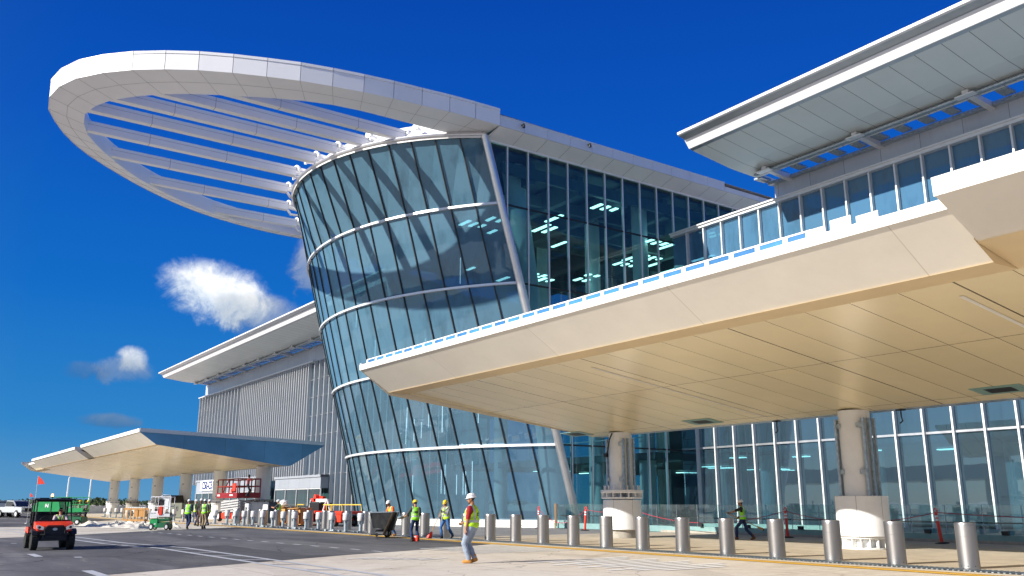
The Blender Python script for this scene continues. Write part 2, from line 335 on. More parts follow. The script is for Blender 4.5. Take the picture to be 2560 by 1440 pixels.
# ground
def crack(t, vec, scale, w):
    v = N(t, 'ShaderNodeTexVoronoi', feature='DISTANCE_TO_EDGE'); v.inputs['Scale'].default_value = scale
    d = N(t, 'ShaderNodeVectorMath', operation='ADD'); L(t, vec, d.inputs[0]); n = N(t, 'ShaderNodeTexNoise'); n.inputs['Scale'].default_value = 0.9; n.inputs['Detail'].default_value = 6; L(t, vec, n.inputs['Vector']); L(t, n.outputs['Color'], d.inputs[1])
    L(t, d.outputs[0], v.inputs['Vector']); return mth(t, 'LESS_THAN', v.outputs['Distance'], w)
def m_concrete():
    m, t, o = newmat('pale_concrete_paving'); oc = objc(t); s = N(t, 'ShaderNodeSeparateXYZ'); L(t, oc, s.inputs[0])
    a = noise(t, oc, 0.16, 6, 0.62); b = noise(t, oc, 2.2, 8, 0.7); c = noise(t, oc, 34, 3, 0.6)
    k = mth(t, 'ADD', mth(t, 'MULTIPLY', a, 0.5), mth(t, 'ADD', mth(t, 'MULTIPLY', b, 0.38), mth(t, 'MULTIPLY', c, 0.14)))
    col = ramp(t, k, [(0.33, (0.38, 0.32, 0.25)), (0.5, (0.60, 0.545, 0.46)), (0.68, (0.70, 0.65, 0.57))])
    sm = noise(t, sc3(t, oc, (0.5, 0.16, 1)), 1.0, 5, 0.6, 1.2)        # tyre and water marks
    col = mixc(t, mth(t, 'MULTIPLY', mth(t, 'SUBTRACT', sm, 0.565), 3.2, clamp=True), col, (0.30, 0.245, 0.18))
    g = mth(t, 'MAXIMUM', gaps(t, s.outputs[0], 6.1, 0.03, 1.0), gaps(t, s.outputs[1], 5.2, 0.03, 3.1))
    col = mixc(t, mth(t, 'MULTIPLY', g, 0.6), col, (0.20, 0.17, 0.14))
    wv = N(t, 'ShaderNodeTexWave', wave_type='RINGS', rings_direction='Z'); wv.inputs['Scale'].default_value = 0.035; wv.inputs['Distortion'].default_value = 3.5; wv.inputs['Detail'].default_value = 3; wv.inputs['Detail Scale'].default_value = 0.6
    L(t, sc3(t, oc, (1, 1, 1), (21, -3, 0)), wv.inputs['Vector'])          # turning tyre tracks
    tr_ = mth(t, 'MULTIPLY', mth(t, 'GREATER_THAN', wv.outputs['Fac'], 0.972), mth(t, 'MULTIPLY', mth(t, 'SUBTRACT', b, 0.38), 2.6, clamp=True), clamp=True)
    col = mixc(t, mth(t, 'MULTIPLY', tr_, 0.5), col, (0.20, 0.175, 0.15))
    cr = crack(t, oc, 0.28, 0.006); col = mixc(t, mth(t, 'MULTIPLY', cr, 0.45), col, (0.18, 0.15, 0.12))
    sp = mth(t, 'MULTIPLY', mth(t, 'SUBTRACT', noise(t, oc, 5.5, 2, 0.5), 0.70), 14, clamp=True); col = mixc(t, mth(t, 'MULTIPLY', sp, 0.55), col, (0.16, 0.13, 0.10))
    bb = pbr(t, o, col, 0.85, 0, 0.3); bump(t, bb, mth(t, 'ADD', b, mth(t, 'MULTIPLY', c, 0.6)), 0.25, 0.02); return m
def m_asph():
    m, t, o = newmat('worn_asphalt'); oc = objc(t)
    a = noise(t, sc3(t, oc, (0.25, 0.9, 1), (3, 0, 0)), 0.5, 6, 0.6, 0.7); c = noise(t, oc, 55, 3, 0.7); b = noise(t, oc, 1.3, 6, 0.7)
    k = mth(t, 'ADD', mth(t, 'MULTIPLY', a, 0.6), mth(t, 'ADD', mth(t, 'MULTIPLY', c, 0.25), mth(t, 'MULTIPLY', b, 0.15)))
    col = ramp(t, k, [(0.36, (0.062, 0.062, 0.067)), (0.52, (0.118, 0.118, 0.125)), (0.66, (0.20, 0.198, 0.195))])
    sm = noise(t, sc3(t, oc, (0.22, 1.6, 1)), 1.0, 6, 0.65, 1.0)
    col = mixc(t, mth(t, 'MULTIPLY', mth(t, 'SUBTRACT', sm, 0.585), 3.2, clamp=True), col, (0.30, 0.285, 0.26))
    vo = N(t, 'ShaderNodeTexVoronoi', distance='CHEBYCHEV'); vo.inputs['Scale'].default_value = 0.16; L(t, sc3(t, oc, (0.6, 1.3, 1), (5, 2, 0)), vo.inputs['Vector'])
    hv = N(t, 'ShaderNodeHueSaturation'); L(t, col, hv.inputs['Color']); sv = N(t, 'ShaderNodeSeparateColor'); L(t, vo.outputs['Color'], sv.inputs[0])
    L(t, mth(t, 'ADD', mth(t, 'MULTIPLY', sv.outputs[0], 0.5), 0.75), hv.inputs['Value']); col = hv.outputs[0]      # paving lanes and patches laid at different times
    cr = crack(t, oc, 0.22, 0.008); col = mixc(t, mth(t, 'MULTIPLY', cr, 0.6), col, (0.02, 0.02, 0.02))
    bb = pbr(t, o, col, 0.85, 0, 0.3); bump(t, bb, mth(t, 'ADD', c, b), 0.35, 0.02); return m
def m_mark(name, col, wear):
    m, t, o = newmat(name); oc = objc(t); a = noise(t, oc, 2.2, 8, 0.75); c = noise(t, oc, 40, 3, 0.7)
    k = mth(t, 'ADD', mth(t, 'MULTIPLY', a, 0.6), mth(t, 'MULTIPLY', c, 0.4))
    hole = mth(t, 'MULTIPLY', mth(t, 'SUBTRACT', k, wear), 9.0, clamp=True)
    p = N(t, 'ShaderNodeBsdfPrincipled'); p.inputs['Roughness'].default_value = 0.7
    L(t, ramp(t, a, [(0.3, tuple(x * 0.85 for x in col)), (0.7, col)]), p.inputs['Base Color'])
    tr = N(t, 'ShaderNodeBsdfTransparent'); mx = N(t, 'ShaderNodeMixShader'); L(t, hole, mx.inputs[0]); L(t, p.outputs[0], mx.inputs[1]); L(t, tr.outputs[0], mx.inputs[2])
    L(t, mx.outputs[0], o.inputs[0]); return m
mk_white = m_mark('white_road_paint', (0.52, 0.54, 0.57), 0.57)
mk_thin = m_mark('scrubbed_white_paint', (0.92, 0.92, 0.90), 0.66)
mk_yellow = m_mark('yellow_road_paint', (0.74, 0.42, 0.03), 0.60)
# ------------------------------------------------------------ ground
def sheet(name, pts, z, mat, kind='structure', lab=None):
    b = MB(); b.poly([(x, y, z) for x, y in pts]); o = b.build(name, mat); tag(o, kind=kind); return o
mc, ma = m_concrete(), m_asph()
sheet('ground', [(-3500, -2500), (1500, -2500), (1500, 3500), (-3500, 3500)], 0, mc)
sheet('asphalt_road', [(-16.6, -6), (-19.3, 0), (-21.5, 4.1), (-25.6, 11.8), (-27.9, 17.4), (-29.2, 19.55), (-58.9, 19.45), (-54.3, 13.0), (-49.2, 8.1), (-47.1, 4.8), (-42.5, 0), (-37, -6)], 0.004, ma)
sheet('road', [(-240, -14), (-70, -4), (-68, 8), (-92, 19), (-240, 19)], 0.004, ma)
def marks(name, quads, z, mat):
    b = MB()
    for q in quads: b.poly([(x, y, z) for x, y in q])
    return tag(b.build(name, mat), kind='structure')
def strip(x0, x1, y0, y1): return [(x0, y0), (x1, y0), (x1, y1), (x0, y1)]
marks('yellow_kerb_line', [strip(-160, 3, 19.55, 20.0), strip(-160, 3, 20.12, 20.2)], 0.010, mk_yellow)
marks('lane_dashes', [strip(-53.6 + 1.55 * i, -53.6 + 1.55 * i + 0.72, 12.3 + 0.07 * i, 12.45 + 0.07 * i) for i in range(18)], 0.010, mk_white)
def ladder(x): return 7.05 + (x + 43) * 0.055 if x < -33 else 8.2 + (x + 33) * 0.01
q = []
xs = [-70, -60, -47, -43, -38, -33, -28, -23, -18, -10, 0]
for a, b_ in zip(xs, xs[1:]):
    for off in (0.0, 0.82): q.append([(a, ladder(a) + off), (b_, ladder(b_) + off), (b_, ladder(b_) + off + 0.17), (a, ladder(a) + off + 0.17)])
for x in [-46 + 2.3 * i for i in range(16)]: q.append([(x, ladder(x) + 0.17), (x + 0.2, ladder(x) + 0.17), (x + 0.75, ladder(x) + 0.82), (x + 0.55, ladder(x) + 0.82)])
marks('crossing_lines', q, 0.010, mk_white)
marks('edge_dashes', [strip(-31.7, -29.9, 4.0, 4.22), strip(-23.2, -21.2, 4.1, 4.34), strip(-36.4, -36.1, 3.2, 3.4), strip(-29.2, -28.8, 4.9, 5.1), strip(-40.5, -40.2, 4.5, 4.7)], 0.010, mk_white)
q = []
for i in range(9): q.append([(-27.6 + 0.42 * i, 15.5 + 0.35 * (i % 2)), (-27.42 + 0.42 * i, 15.5 + 0.35 * (i % 2)), (-28.1 + 0.55 * i, 19.3), (-28.32 + 0.55 * i, 19.3)])
for i in range(12): q.append([(-19.6 + 0.36 * i, 14.2 + 0.5 * ((i * 7) % 3)), (-19.42 + 0.36 * i, 14.2 + 0.5 * ((i * 7) % 3)), (-19.95 + 0.40 * i, 18.3 - 0.4 * (i % 3)), (-20.15 + 0.40 * i, 18.3 - 0.4 * (i % 3))])
for i in range(6): q.append([(-23.8 + 0.3 * i, 11 + i * 0.3), (-23.66 + 0.3 * i, 11 + i * 0.3), (-23.9 + 0.3 * i, 12 + i * 0.3), (-24.04 + 0.3 * i, 12 + i * 0.3)])
marks('hatched_marking', q, 0.010, mk_thin)
# paving under the canopy
m_walk = panels('warm_walkway_slabs', (0.50, 0.43, 0.33), 0.85, 0, [(0, 3.1, 0.02, 0.7), (1, 2.3, 0.02, 0.3)], (0.22, 0.19, 0.15), 0.22, 1.1, 0.2, spec=0.3)
sheet('pavement', [(-36, 20.7), (6, 20.7), (6, 46), (-36, 46)], 0.005, m_walk)
m_walk2 = panels('grey_pavers', (0.24, 0.235, 0.23), 0.9, 0, [(0, 1.2, 0.02, 0.7), (1, 1.2, 0.02, 0.3)], (0.10, 0.10, 0.10), 0.25, 1.1, 0.2, spec=0.3)
sheet('pavement', [(-66, 20.7), (-36, 20.7), (-36, 46), (-66, 46)], 0.005, m_walk2)
# slot drain: a dark tray with cross bars between the kerb line and the bollards
b = MB(); b.poly([(x, y, 0.006) for x, y in strip(-60, 3, 20.75, 21.52)], 0)
for i in range(330):
    x = -40 + 0.13 * i; b.box(x, x + 0.045, 20.78, 21.49, 0.006, 0.022, 1)
tag(b.build('drain_grating', [m_dark, m_galv]), kind='structure')
# elevated road across the way: it only shows in the glass
b = MB(); b.box(-260, 140, -62, -48, 5.2, 6.6); b.box(-260, 140, -48.3, -48, 6.6, 7.5)
for i in range(18): b.lathe([(0.8, 0), (0.8, 5.2)], (-250 + 22 * i, -55, 0), 12)
tag(b.build('elevated_road', m_conc), kind='structure')
# ------------------------------------------------------------ glass hall: leaning curved front, straight side, ring canopy
XC, X1, HW = -58.7, -44.5, 14.2
LEV = [0.48, 5.15, 10.25, 15.3, 20.4, 24.6]
def front(z):                                    # plan arc of the leaning front at height z: pole y, nose y, radius
    yp = 36.5 - 0.297 * z
    zt = [0, 0.48, 5.15, 10.25, 15.3, 20.4, 24.6, 30]
    xc = float(np.interp(z, zt, [-60.1, -60, -59.25, -59, -59, -58.75, -57, -57])); s = float(np.interp(z, zt, [5.15, 5.2, 5.5, 5.65, 5.5, 5.5, 6.85, 6.85])); hw = X1 - xc
    return yp, yp - s, (hw * hw + s * s) / (2 * s), xc, hw
def fpt(z, u, out=0.0):
    yp, y0, r, xc, hw = front(z); th = math.asin(min(1, hw / r)) * u
    return Vector((xc + (r + out) * math.sin(th), y0 + r - (r + out) * math.cos(th), z))
NP = 18
hall = thing('glass_hall', 'tall glass terminal hall with leaning curved front and white oval ring canopy on top', 'building', (-58, 45, 0))
hall.location = (0, 0, 0)
for lv in range(5):
    z0, z1 = LEV[lv], LEV[lv + 1]
    for i in range(NP):
        ua, ub = -1 + 2 * i / NP, -1 + 2 * (i + 1) / NP
        b = MB(); p = [fpt(z0, ua), fpt(z0, ub), fpt(z1, ub), fpt(z1, ua)]
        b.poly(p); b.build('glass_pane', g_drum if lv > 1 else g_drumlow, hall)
for i in range(NP + 1):                          # dark upright joints
    u = -1 + 2 * i / NP
    if i in (0, NP): continue
    b = MB()
    for a, c in zip(LEV, LEV[1:]):
        pa, pc = fpt(a, u, 0.02), fpt(c, u, 0.02); n = (fpt(a, u, 1) - fpt(a, u)).normalized()
        b.beam(pa, pc, 0.065, 0.14, up=n)
    b.build('joint', m_dark, hall)
for z in LEV[1:5]:                               # white ring transoms
    b = MB(); pts = [fpt(z, -1 + 2 * i / 36, 0.09) for i in range(37)]
    for a, c in zip(pts, pts[1:]): b.beam(a, c, 0.2, 0.15)
    b.build('ring_transom', m_alul, hall)
m_seam0 = M('panel_seam', (0.22, 0.22, 0.23), 0.6, 0, 0.1, 3)
b = MB()                                         # plinth
for i in range(36):
    a, c = fpt(0.0, -1 + i / 18, 0.25), fpt(0.0, -1 + (i + 1) / 18, 0.25); d = Vector((0, 0, 0.26))
    a2, c2 = fpt(0.48, -1 + i / 18, 0.12), fpt(0.48, -1 + (i + 1) / 18, 0.12)
    b.poly([a, c, c + d, a + d]); b.poly([a + d, c + d, c2 + d * 0, a2 + d * 0])
    b.poly([a2, c2, fpt(0.48, -1 + (i + 1) / 18, -0.3), fpt(0.48, -1 + i / 18, -0.3)]); b.beam(a + d * 0.5, c + d * 0.5, 0.03, 0.03, 1)
b.build('plinth', [m_whiteplain, m_seam0], hall)
for sx, nm in ((1, 'corner_post'), (-1, 'corner_post')):   # leaning corner posts
    b = MB(); q0, q1 = fpt(0.2, sx), fpt(24.75, sx); o = Vector((0.12 * sx, -0.1, 0))
    b.tube([q0 + o, q1 + o], 0.27, 16); b.build(nm, m_alu, hall, smooth=True)
# white crown wall above the glass, where the ring beams land
b = MB()
for i in range(48):
    u0, u1 = -1 + i / 24, -1 + (i + 1) / 24
    for (za, oa), (zb, ob) in (((24.55, 0.22), (24.95, 0.24)), ((24.95, 0.24), (25.0, -0.35)), ((25.0, -0.35), (26.3, -1.2))):
        P = lambda u, z, o: Vector((*fpt(24.6, u, o).xy, z))
        b.poly([P(u0, za, oa), P(u1, za, oa), P(u1, zb, ob), P(u0, zb, ob)])
b.build('crown_wall', m_white, hall)
b = MB(); pts = [Vector((*fpt(24.6, -1 + i / 24, 0.27).xy, 24.78)) for i in range(49)]
b.tube(pts, 0.10, 8); b.build('crown_rail', m_alu, hall, smooth=True)
# ring
OUT = [(-43, 29.3), (-43.05, 26.2), (-43.3, 24), (-43.5, 21.8), (-43.75, 20.1), (-44.1, 18.3), (-44.5, 16.6), (-45.05, 15), (-45.65, 13.4), (-46.3, 11.9), (-47.1, 10.5), (-48, 9.2), (-49, 8), (-50.1, 7), (-51.25, 6.15), (-52.6, 5.55), (-54.1, 5.15), (-55.7, 5.1), (-57.3, 5.4), (-59.2, 6.15), (-61, 7.0), (-62.8, 8.15), (-64.2, 9.35), (-65.5, 10.6), (-67, 12.1), (-68.4, 13.7), (-70, 15.8), (-71.4, 18), (-72.5, 20.6), (-73.3, 23.3), (-73.75, 26), (-73.85, 29.3)]
INN = [(-45.7, 29.3), (-45.9, 26.2), (-45.97, 23.7), (-46.05, 21.1), (-46.3, 19.3), (-46.8, 17.6), (-47.4, 16.2), (-48.2, 14.6), (-49.4, 12.4), (-50.2, 11.1), (-51.2, 10), (-52.8, 8.45), (-54.6, 7.6), (-56.2, 7.25), (-57, 7.3), (-58.5, 7.6), (-60.1, 8.15), (-62.1, 9.4), (-64.6, 11.2), (-66.9, 13.3), (-69.3, 16.4), (-71.2, 19.7), (-72.4, 23.1), (-72.75, 26), (-72.85, 29.3)]
def resample(p, n):
    p = [Vector((*q, 0)) for q in p]; d = [0]
    for a, c in zip(p, p[1:]): d.append(d[-1] + (c - a).length)
    o = []
    for i in range(n + 1):
        t = d[-1] * i / n; k = min(max(j for j in range(len(d)) if d[j] <= t + 1e-9), len(p) - 2)
        o.append(p[k].lerp(p[k + 1], (t - d[k]) / (d[k + 1] - d[k])))
    return o
NR = 34; OU = resample(OUT, NR); IN = resample(INN, NR)
ZB, ZT = 25.0, 26.1
zv = lambda p, z: Vector((p.x, p.y, z))
b = MB(); ring = None
for i in range(NR):
    b.poly([zv(OU[i], ZB), zv(OU[i + 1], ZB), zv(IN[i + 1], ZB - 0.05), zv(IN[i], ZB - 0.05)], 0)
    b.poly([zv(IN[i], ZB - 0.05), zv(IN[i + 1], ZB - 0.05), zv(IN[i + 1], ZT), zv(IN[i], ZT)], 1)
    b.poly([zv(IN[i], ZT), zv(IN[i + 1], ZT), zv(OU[i + 1], ZT), zv(OU[i], ZT)], 1)
# panel joints of the soffit: thin proud strips
for i in range(1, NR):
    a, c = zv(OU[i], ZB - 0.004), zv(IN[i], ZB - 0.054); b.beam(a, c, 0.016, 0.008, 2)
for i in range(NR):
    a, c = (zv(OU[i], ZB) + zv(IN[i], ZB - 0.05)) / 2, (zv(OU[i + 1], ZB) + zv(IN[i + 1], ZB - 0.05)) / 2
    b.beam(a - Vector((0, 0, .004)), c - Vector((0, 0, .004)), 0.02, 0.008, 2)
m_ringpl = M('ring_underside_metal', (0.85, 0.85, 0.86), 0.42, 0.1, 0.04, 0.4)
m_seam = M('fine_panel_seam', (0.36, 0.36, 0.37), 0.6, 0, 0.1, 3)
ring = b.build('ring_canopy', [m_ringpl, m_white, m_seam], hall)
for i in range(NR):                              # faceted white edge, each facet a panel with a small gap
    a, c = OU[i], OU[i + 1]; d = (c - a).normalized(); n = Vector((-d.y, d.x, 0))
    if n.dot(a - Vector((XC, 30, 0))) < 0: n = -n
    b = MB(); g = d * 0.012
    q = [a + g, c - g]
    b.poly([zv(q[0] + n * 0.03, ZB - 0.02), zv(q[1] + n * 0.03, ZB - 0.02), zv(q[1] + n * 0.03, ZT - 0.15), zv(q[0] + n * 0.03, ZT - 0.15)])
    b.poly([zv(q[0] + n * 0.06, ZT - 0.14), zv(q[1] + n * 0.06, ZT - 0.14), zv(q[1] + n * 0.06, ZT + 0.03), zv(q[0] + n * 0.06, ZT + 0.03)])
    b.poly([zv(q[0] + n * 0.03, ZT - 0.14), zv(q[1] + n * 0.03, ZT - 0.14), zv(q[1] + n * 0.06, ZT - 0.14), zv(q[0] + n * 0.06, ZT - 0.14)])
    b.poly([zv(q[0] + n * 0.06, ZT + 0.03), zv(q[1] + n * 0.06, ZT + 0.03), zv(q[1] - n * 0.3, ZT + 0.03), zv(q[0] - n * 0.3, ZT + 0.03)])
    b.poly([zv(q[0], ZB - 0.02), zv(q[1], ZB - 0.02), zv(q[1] + n * 0.03, ZB - 0.02), zv(q[0] + n * 0.03, ZB - 0.02)])
    b.build('edge_panel', m_white, ring)
BX = [(-49.0, 25.55), (-51.35, 23.95), (-53.65, 22.75), (-56.15, 22.2), (-59.5, 22.1), (-63.25, 22.9), (-67.3, 24.5), (-71.3, 26.8)]
def inner_y(x, lo=True):
    best = None
    for a, c in zip(IN, IN[1:]):
        if (a.x - x) * (c.x - x) <= 0 and abs(a.x - c.x) > 1e-6:
            y = a.y + (c.y - a.y) * (x - a.x) / (c.x - a.x); best = y if best is None else min(best, y)
    return best
for x, ye in BX:
    ys = inner_y(x) - 0.3
    b = MB(); b.prism([(x - 0.24, 25.12), (x + 0.24, 25.12), (x + 0.24, 25.80), (x - 0.24, 25.80)], 1, ys, ye, 0)
    k = ys + 4.1
    while k < ye - 1: b.box(x - 0.245, x + 0.245, k, k + 0.03, 25.115, 25.805, 1); k += 5.2
    b.box(x + 0.24, x + 0.244, ys, ye, 25.56, 25.58, 1)
    o = b.build('beam', [m_white, m_seam], ring)
    b = MB()                                     # landing bracket: hoop, lugs and stub arms
    for dz in (0.0,):
        b.lathe([(0.13, -0.1), (0.27, -0.1), (0.27, 0.1), (0.13, 0.1), (0.13, -0.1)], (x + 0.1, ye + 0.12, 25.72), 14, rot=Euler((R(90), 0, R(25))).to_matrix())
    b.tube([(x, ye - 0.1, 25.5), (x, ye + 1.3, 25.35)], 0.2, 10); b.tube([(x + .2, ye + .1, 25.72), (x + 0.55, ye + 1.0, 25.5)], 0.12, 8)
    b.tube([(x - .1, ye + .1, 25.2), (x - .1, ye + .4, 24.85), (x - .1, ye + 1.1, 24.9)], 0.11, 8)
    b.build('landing_bracket', m_white, o, smooth=True)
for i in range(9):                               # round stubs on the crown wall between the beams
    u = -0.95 + 0.235 * i; p = fpt(24.6, u, -0.5); n = (fpt(24.6, u, 1) - fpt(24.6, u)).normalized()
    b = MB(); b.tube([zv(p, 25.55), zv(p + n * 0.75, 25.5)], 0.12, 8); q = zv(p + n * 0.78, 25.5)
    b.tube([q, q + n * 0.12], 0.22, 14); b.build('floodlight', m_white, hall, smooth=True)
# roof and side fascia with its soffit
YB = 92
b = MB(); b.poly([(-43.2, 29.3, 25.9), (-43.2, YB, 25.5), (-73.7, YB, 25.5), (-73.7, 29.3, 25.9)])
cp = [zv(fpt(24.6, -1 + i / 12, -1.0), 26.0) for i in range(25)]
b.poly(cp + [Vector((-44.6, 30, 26.0)), Vector((-72.8, 30, 26.0))]); b.build('roof', m_roofgrey, hall)
def fascia(y0, y1, zt, xo, sgn):
    n = max(1, round((y1 - y0) / 1.95)); st = (y1 - y0) / n
    for i in range(n):
        a, c = y0 + i * st + 0.012, y0 + (i + 1) * st - 0.012
        b = MB(); b.box(xo - 0.04, xo + 0.04, a, c, 25.0 - 0.02, zt, 0); b.box(xo - 0.06, xo + 0.07, a, c, zt, zt + 0.10, 0); b.build('edge_panel', m_fas, hall)
m_fas = panels('weathered_white_fascia', (0.70, 0.72, 0.74), 0.42, 0.1, [], var=0.05, scale=0.5, streak=0.10, cell=0)
fascia(29.32, 50.4, 25.62, -43.04, 1); fascia(50.4, YB, 25.25, -43.04, 1)
b = MB(); b.poly([(-43.05, 29.3, 25.0), (-43.05, YB, 25.0), (-44.55, YB, 24.52), (-44.55, 29.1, 24.52)])
k = 29.3
while k < YB: b.beam((-43.05, k, 24.996), (-44.55, k - 0.0, 24.516), 0.022, 0.01, 1); k += 1.95
b.build('side_soffit', [m_ringpl, m_seam], hall)
b = MB(); b.box(-73.9, -73.8, 29.3, YB, 24.98, 25.7); b.poly([(-73.85, 29.3, 25.0), (-73.85, YB, 25.0), (-72.9, YB, 24.55), (-72.9, 29.0, 24.55)]); b.build('far_fascia', m_white, hall)
for y in (31.0, 36.6): 
    b = MB(); b.tube([(-42.93, y, 25.42), (-42.72, y, 25.40)], 0.07, 8); b.tube([(-42.74, y, 25.34), (-42.74, y, 25.18)], 0.09, 10); b.build('security_camera', m_dark, hall, smooth=True)
# side wall
YM = [30.9 + 1.69 * i for i in range(-1, 34)]
def pole_y(z): return 36.5 - 0.297 * z + 0.25
LV2 = [0.15, 5.15, 10.25, 15.3, 20.4, 24.5]
for j in range(5):
    z0, z1 = LV2[j], LV2[j + 1]
    yend = 46.0 if j < 4 else 72
    ys = [y for y in YM if pole_y(z0) + 0.05 < y < yend]
    if j == 4: ys = [y for y in YM if pole_y(z1) < y < yend]
    start = pole_y(z0); prev = None
    cuts = [None] + ys + ([46.0] if j < 4 else [72])
    for a, c in zip(cuts, cuts[1:]):
        b = MB()
        if a is None: b.poly([(X1, pole_y(z0), z0), (X1, c, z0), (X1, c, z1), (X1, pole_y(z1), z1)])
        else:
            t0 = max(a, pole_y(z0)); b.poly([(X1, t0, z0), (X1, c, z0), (X1, c, z1), (X1, a, z1)])
        b.build('side_pane', g_wall, hall)
for y in YM:
    if y < 29.8: continue
    z0 = 20.45 if y > 46.05 else max(0.15, (36.75 - y) / 0.297)
    if y > 72: continue
    b = MB(); b.box(X1 - 0.1, X1 + 0.09, y - 0.04, y + 0.04, z0, 24.5); b.build('mullion', m_alul, hall)
for z in LV2[1:5]:
    b = MB(); b.box(X1 - 0.06, X1 + 0.05, pole_y(z), 46.0 if z < 20 else 72, z - 0.05, z + 0.05); b.build('transom', m_dark, hall)
b = MB(); b.box(X1 - 0.1, X1 + 0.11, 29.5, 72, 24.44, 24.56); b.build('head_rail', m_alul, hall)
# far side wall
b = MB(); b.poly([(-75.6, 36.5, 0), (-72.9, 72, 0), (-69.6, 72, 24.5), (-69.6, 29.2, 24.5)]); b.build('far_side_glass', g_wall, hall)
# inside: floors, ceiling with light strips, round columns, gallery rails
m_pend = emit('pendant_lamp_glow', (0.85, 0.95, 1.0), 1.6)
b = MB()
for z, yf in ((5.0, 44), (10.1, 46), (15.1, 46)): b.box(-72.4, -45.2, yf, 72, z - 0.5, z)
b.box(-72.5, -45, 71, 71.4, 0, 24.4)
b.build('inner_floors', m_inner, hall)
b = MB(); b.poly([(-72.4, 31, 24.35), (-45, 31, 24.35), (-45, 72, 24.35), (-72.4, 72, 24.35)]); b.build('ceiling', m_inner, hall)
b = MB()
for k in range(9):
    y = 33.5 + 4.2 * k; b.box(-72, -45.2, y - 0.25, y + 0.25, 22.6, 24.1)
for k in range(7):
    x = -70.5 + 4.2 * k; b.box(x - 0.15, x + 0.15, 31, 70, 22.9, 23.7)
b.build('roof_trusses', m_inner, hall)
rr = random.Random(3)
for k in range(96):
    x = -71 + 25 * rr.random(); y = 31.5 + 36 * rr.random(); z = rr.choice((22.4, 22.4, 21.5, 20.8, 18.6, 14.5, 13.9, 9.4, 9.4, 4.3))
    if z < 15 and y < 47: y = 47 + 20 * rr.random()
    if z > 15 and rr.random() < 0.6: x = -56 + 10 * rr.random()
    w = rr.uniform(0.6, 2.4); b = MB(); [b.box(x + 0.2 * q_, x + 0.2 * q_ + w * (1 - 0.2 * q_), y + 0.75 * q_, y + 0.75 * q_ + 0.3, z, z + 0.06) for q_ in range(rr.choice((1, 2, 3)))]; b.build('ceiling_light', m_lamp, hall)
for x, y, r_ in ((-47.4, 37.2, 0.75), (-47.0, 45, 0.6), (-52, 44.5, 0.6), (-58.5, 44.5, 0.6), (-65, 44.5, 0.6), (-70.0, 40, 0.75), (-52, 58, 0.6), (-58.5, 58, 0.6), (-65, 58, 0.6)):
    b = MB(); top = 24.3
    b.tube([(x, y, 0), (x + (0 if r_ < 0.7 else 0.5 * (1 if x > -58 else -1)), y - (0 if r_ < 0.7 else 4.2), top)], r_, 18); b.build('inner_column', m_col, hall, smooth=True)
for k in range(26):                              # slim hanging lamps
    u = -0.9 + 1.8 * rr.random(); z = rr.choice((2.2, 6.5, 7.5, 11.5, 12.5, 16.5)); p = fpt(z, u, -2.5 - 6 * rr.random())
    b = MB(); b.tube([(p.x, p.y, z), (p.x, p.y, z + rr.uniform(1.2, 2.6))], 0.035, 6); b.build('pendant_lamp', m_pend, hall)
for z, y in ((5.0, 43.9), (10.1, 45.9), (15.1, 45.9)):
    b = MB(); b.box(-72.3, -45.3, y, y + 0.05, z + 1.05, z + 1.12)
    for k in range(14): x = -72 + 2.0 * k; b.box(x, x + 0.05, y, y + 0.05, z, z + 1.1)
    b.build('gallery_rail', m_alul, hall)
# ------------------------------------------------------------ terminal block on the right
g_cler = glass('clerestory_glass', (0.12, 0.26, 0.40), 0.24, 0.62, (0.10, 0.25, 0.42), (0.72, 0.90, 1.0), wob=0.02, vary=0.1)
term = thing('terminal_building', 'long glass terminal block with jutting white roof eave behind the cream canopy', 'building')
TX = [-42.9 + 1.65 * i for i in range(0, 34)]
TL = [0.25, 5.2, 10.3, 15.4, 20.75]
edges = [-44.5] + TX
for a, c in zip(edges, edges[1:]):
    for z0, z1, nm in ((TL[0], TL[1], 'glass_pane'), (15.4, 20.75, 'clerestory_pane')):
        b = MB(); b.poly([(a, 46, z0), (c, 46, z0), (c, 46, z1), (a, 46, z1)]); b.build(nm, g_term if z0 < 5 else g_cler, term)
b = MB(); b.poly([(-44.5, 46, 5.2), (11.5, 46, 5.2), (11.5, 46, 15.4), (-44.5, 46, 15.4)]); b.build('middle_glazing', g_term, term)
for x in TX:
    b = MB(); b.box(x - 0.05, x + 0.05, 45.72, 46.1, 0.25, 20.8); b.build('mullion', m_alul, term)
for z in TL[1:4]:
    b = MB(); b.box(-44.4, 11.5, 45.86, 46.06, z - 0.06, z + 0.06); b.build('transom', m_alu, term)
b = MB(); b.box(-44.4, 11.5, 45.62, 46.1, 20.72, 20.98); b.box(-44.4, 11.5, 45.5, 45.62, 20.90, 21.0); b.build('head_rail', m_alul, term)
b = MB(); b.box(-44.4, 11.5, 45.7, 46.1, 0.0, 0.25); b.build('sill', m_teal, term)
b = MB(); b.box(-35.0, 11.5, 45.95, 46.3, 20.98, 22.15); b.build('parapet_cladding', m_para, term)
b = MB(); b.box(-44.3, 11.5, 46.6, 62, 20.6, 20.95); b.build('low_roof', m_roofgrey, term)
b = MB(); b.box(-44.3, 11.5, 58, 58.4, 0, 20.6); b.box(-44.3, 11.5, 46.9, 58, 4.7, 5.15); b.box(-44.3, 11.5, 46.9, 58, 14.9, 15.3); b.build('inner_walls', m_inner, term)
for k in range(6):
    b = MB(); b.lathe([(0.5, 0.02), (0.5, 4.7)], (-40 + 8.2 * k, 49.5, 0), 16); b.build('inner_column', m_col, term, smooth=True)
for k in range(14):
    b = MB(); b.box(-42 + 3.4 * k, -40.9 + 3.4 * k, 48 + (k % 3) * 2.4, 48.5 + (k % 3) * 2.4, 4.55, 4.62); b.build('ceiling_light', m_lamp, term)
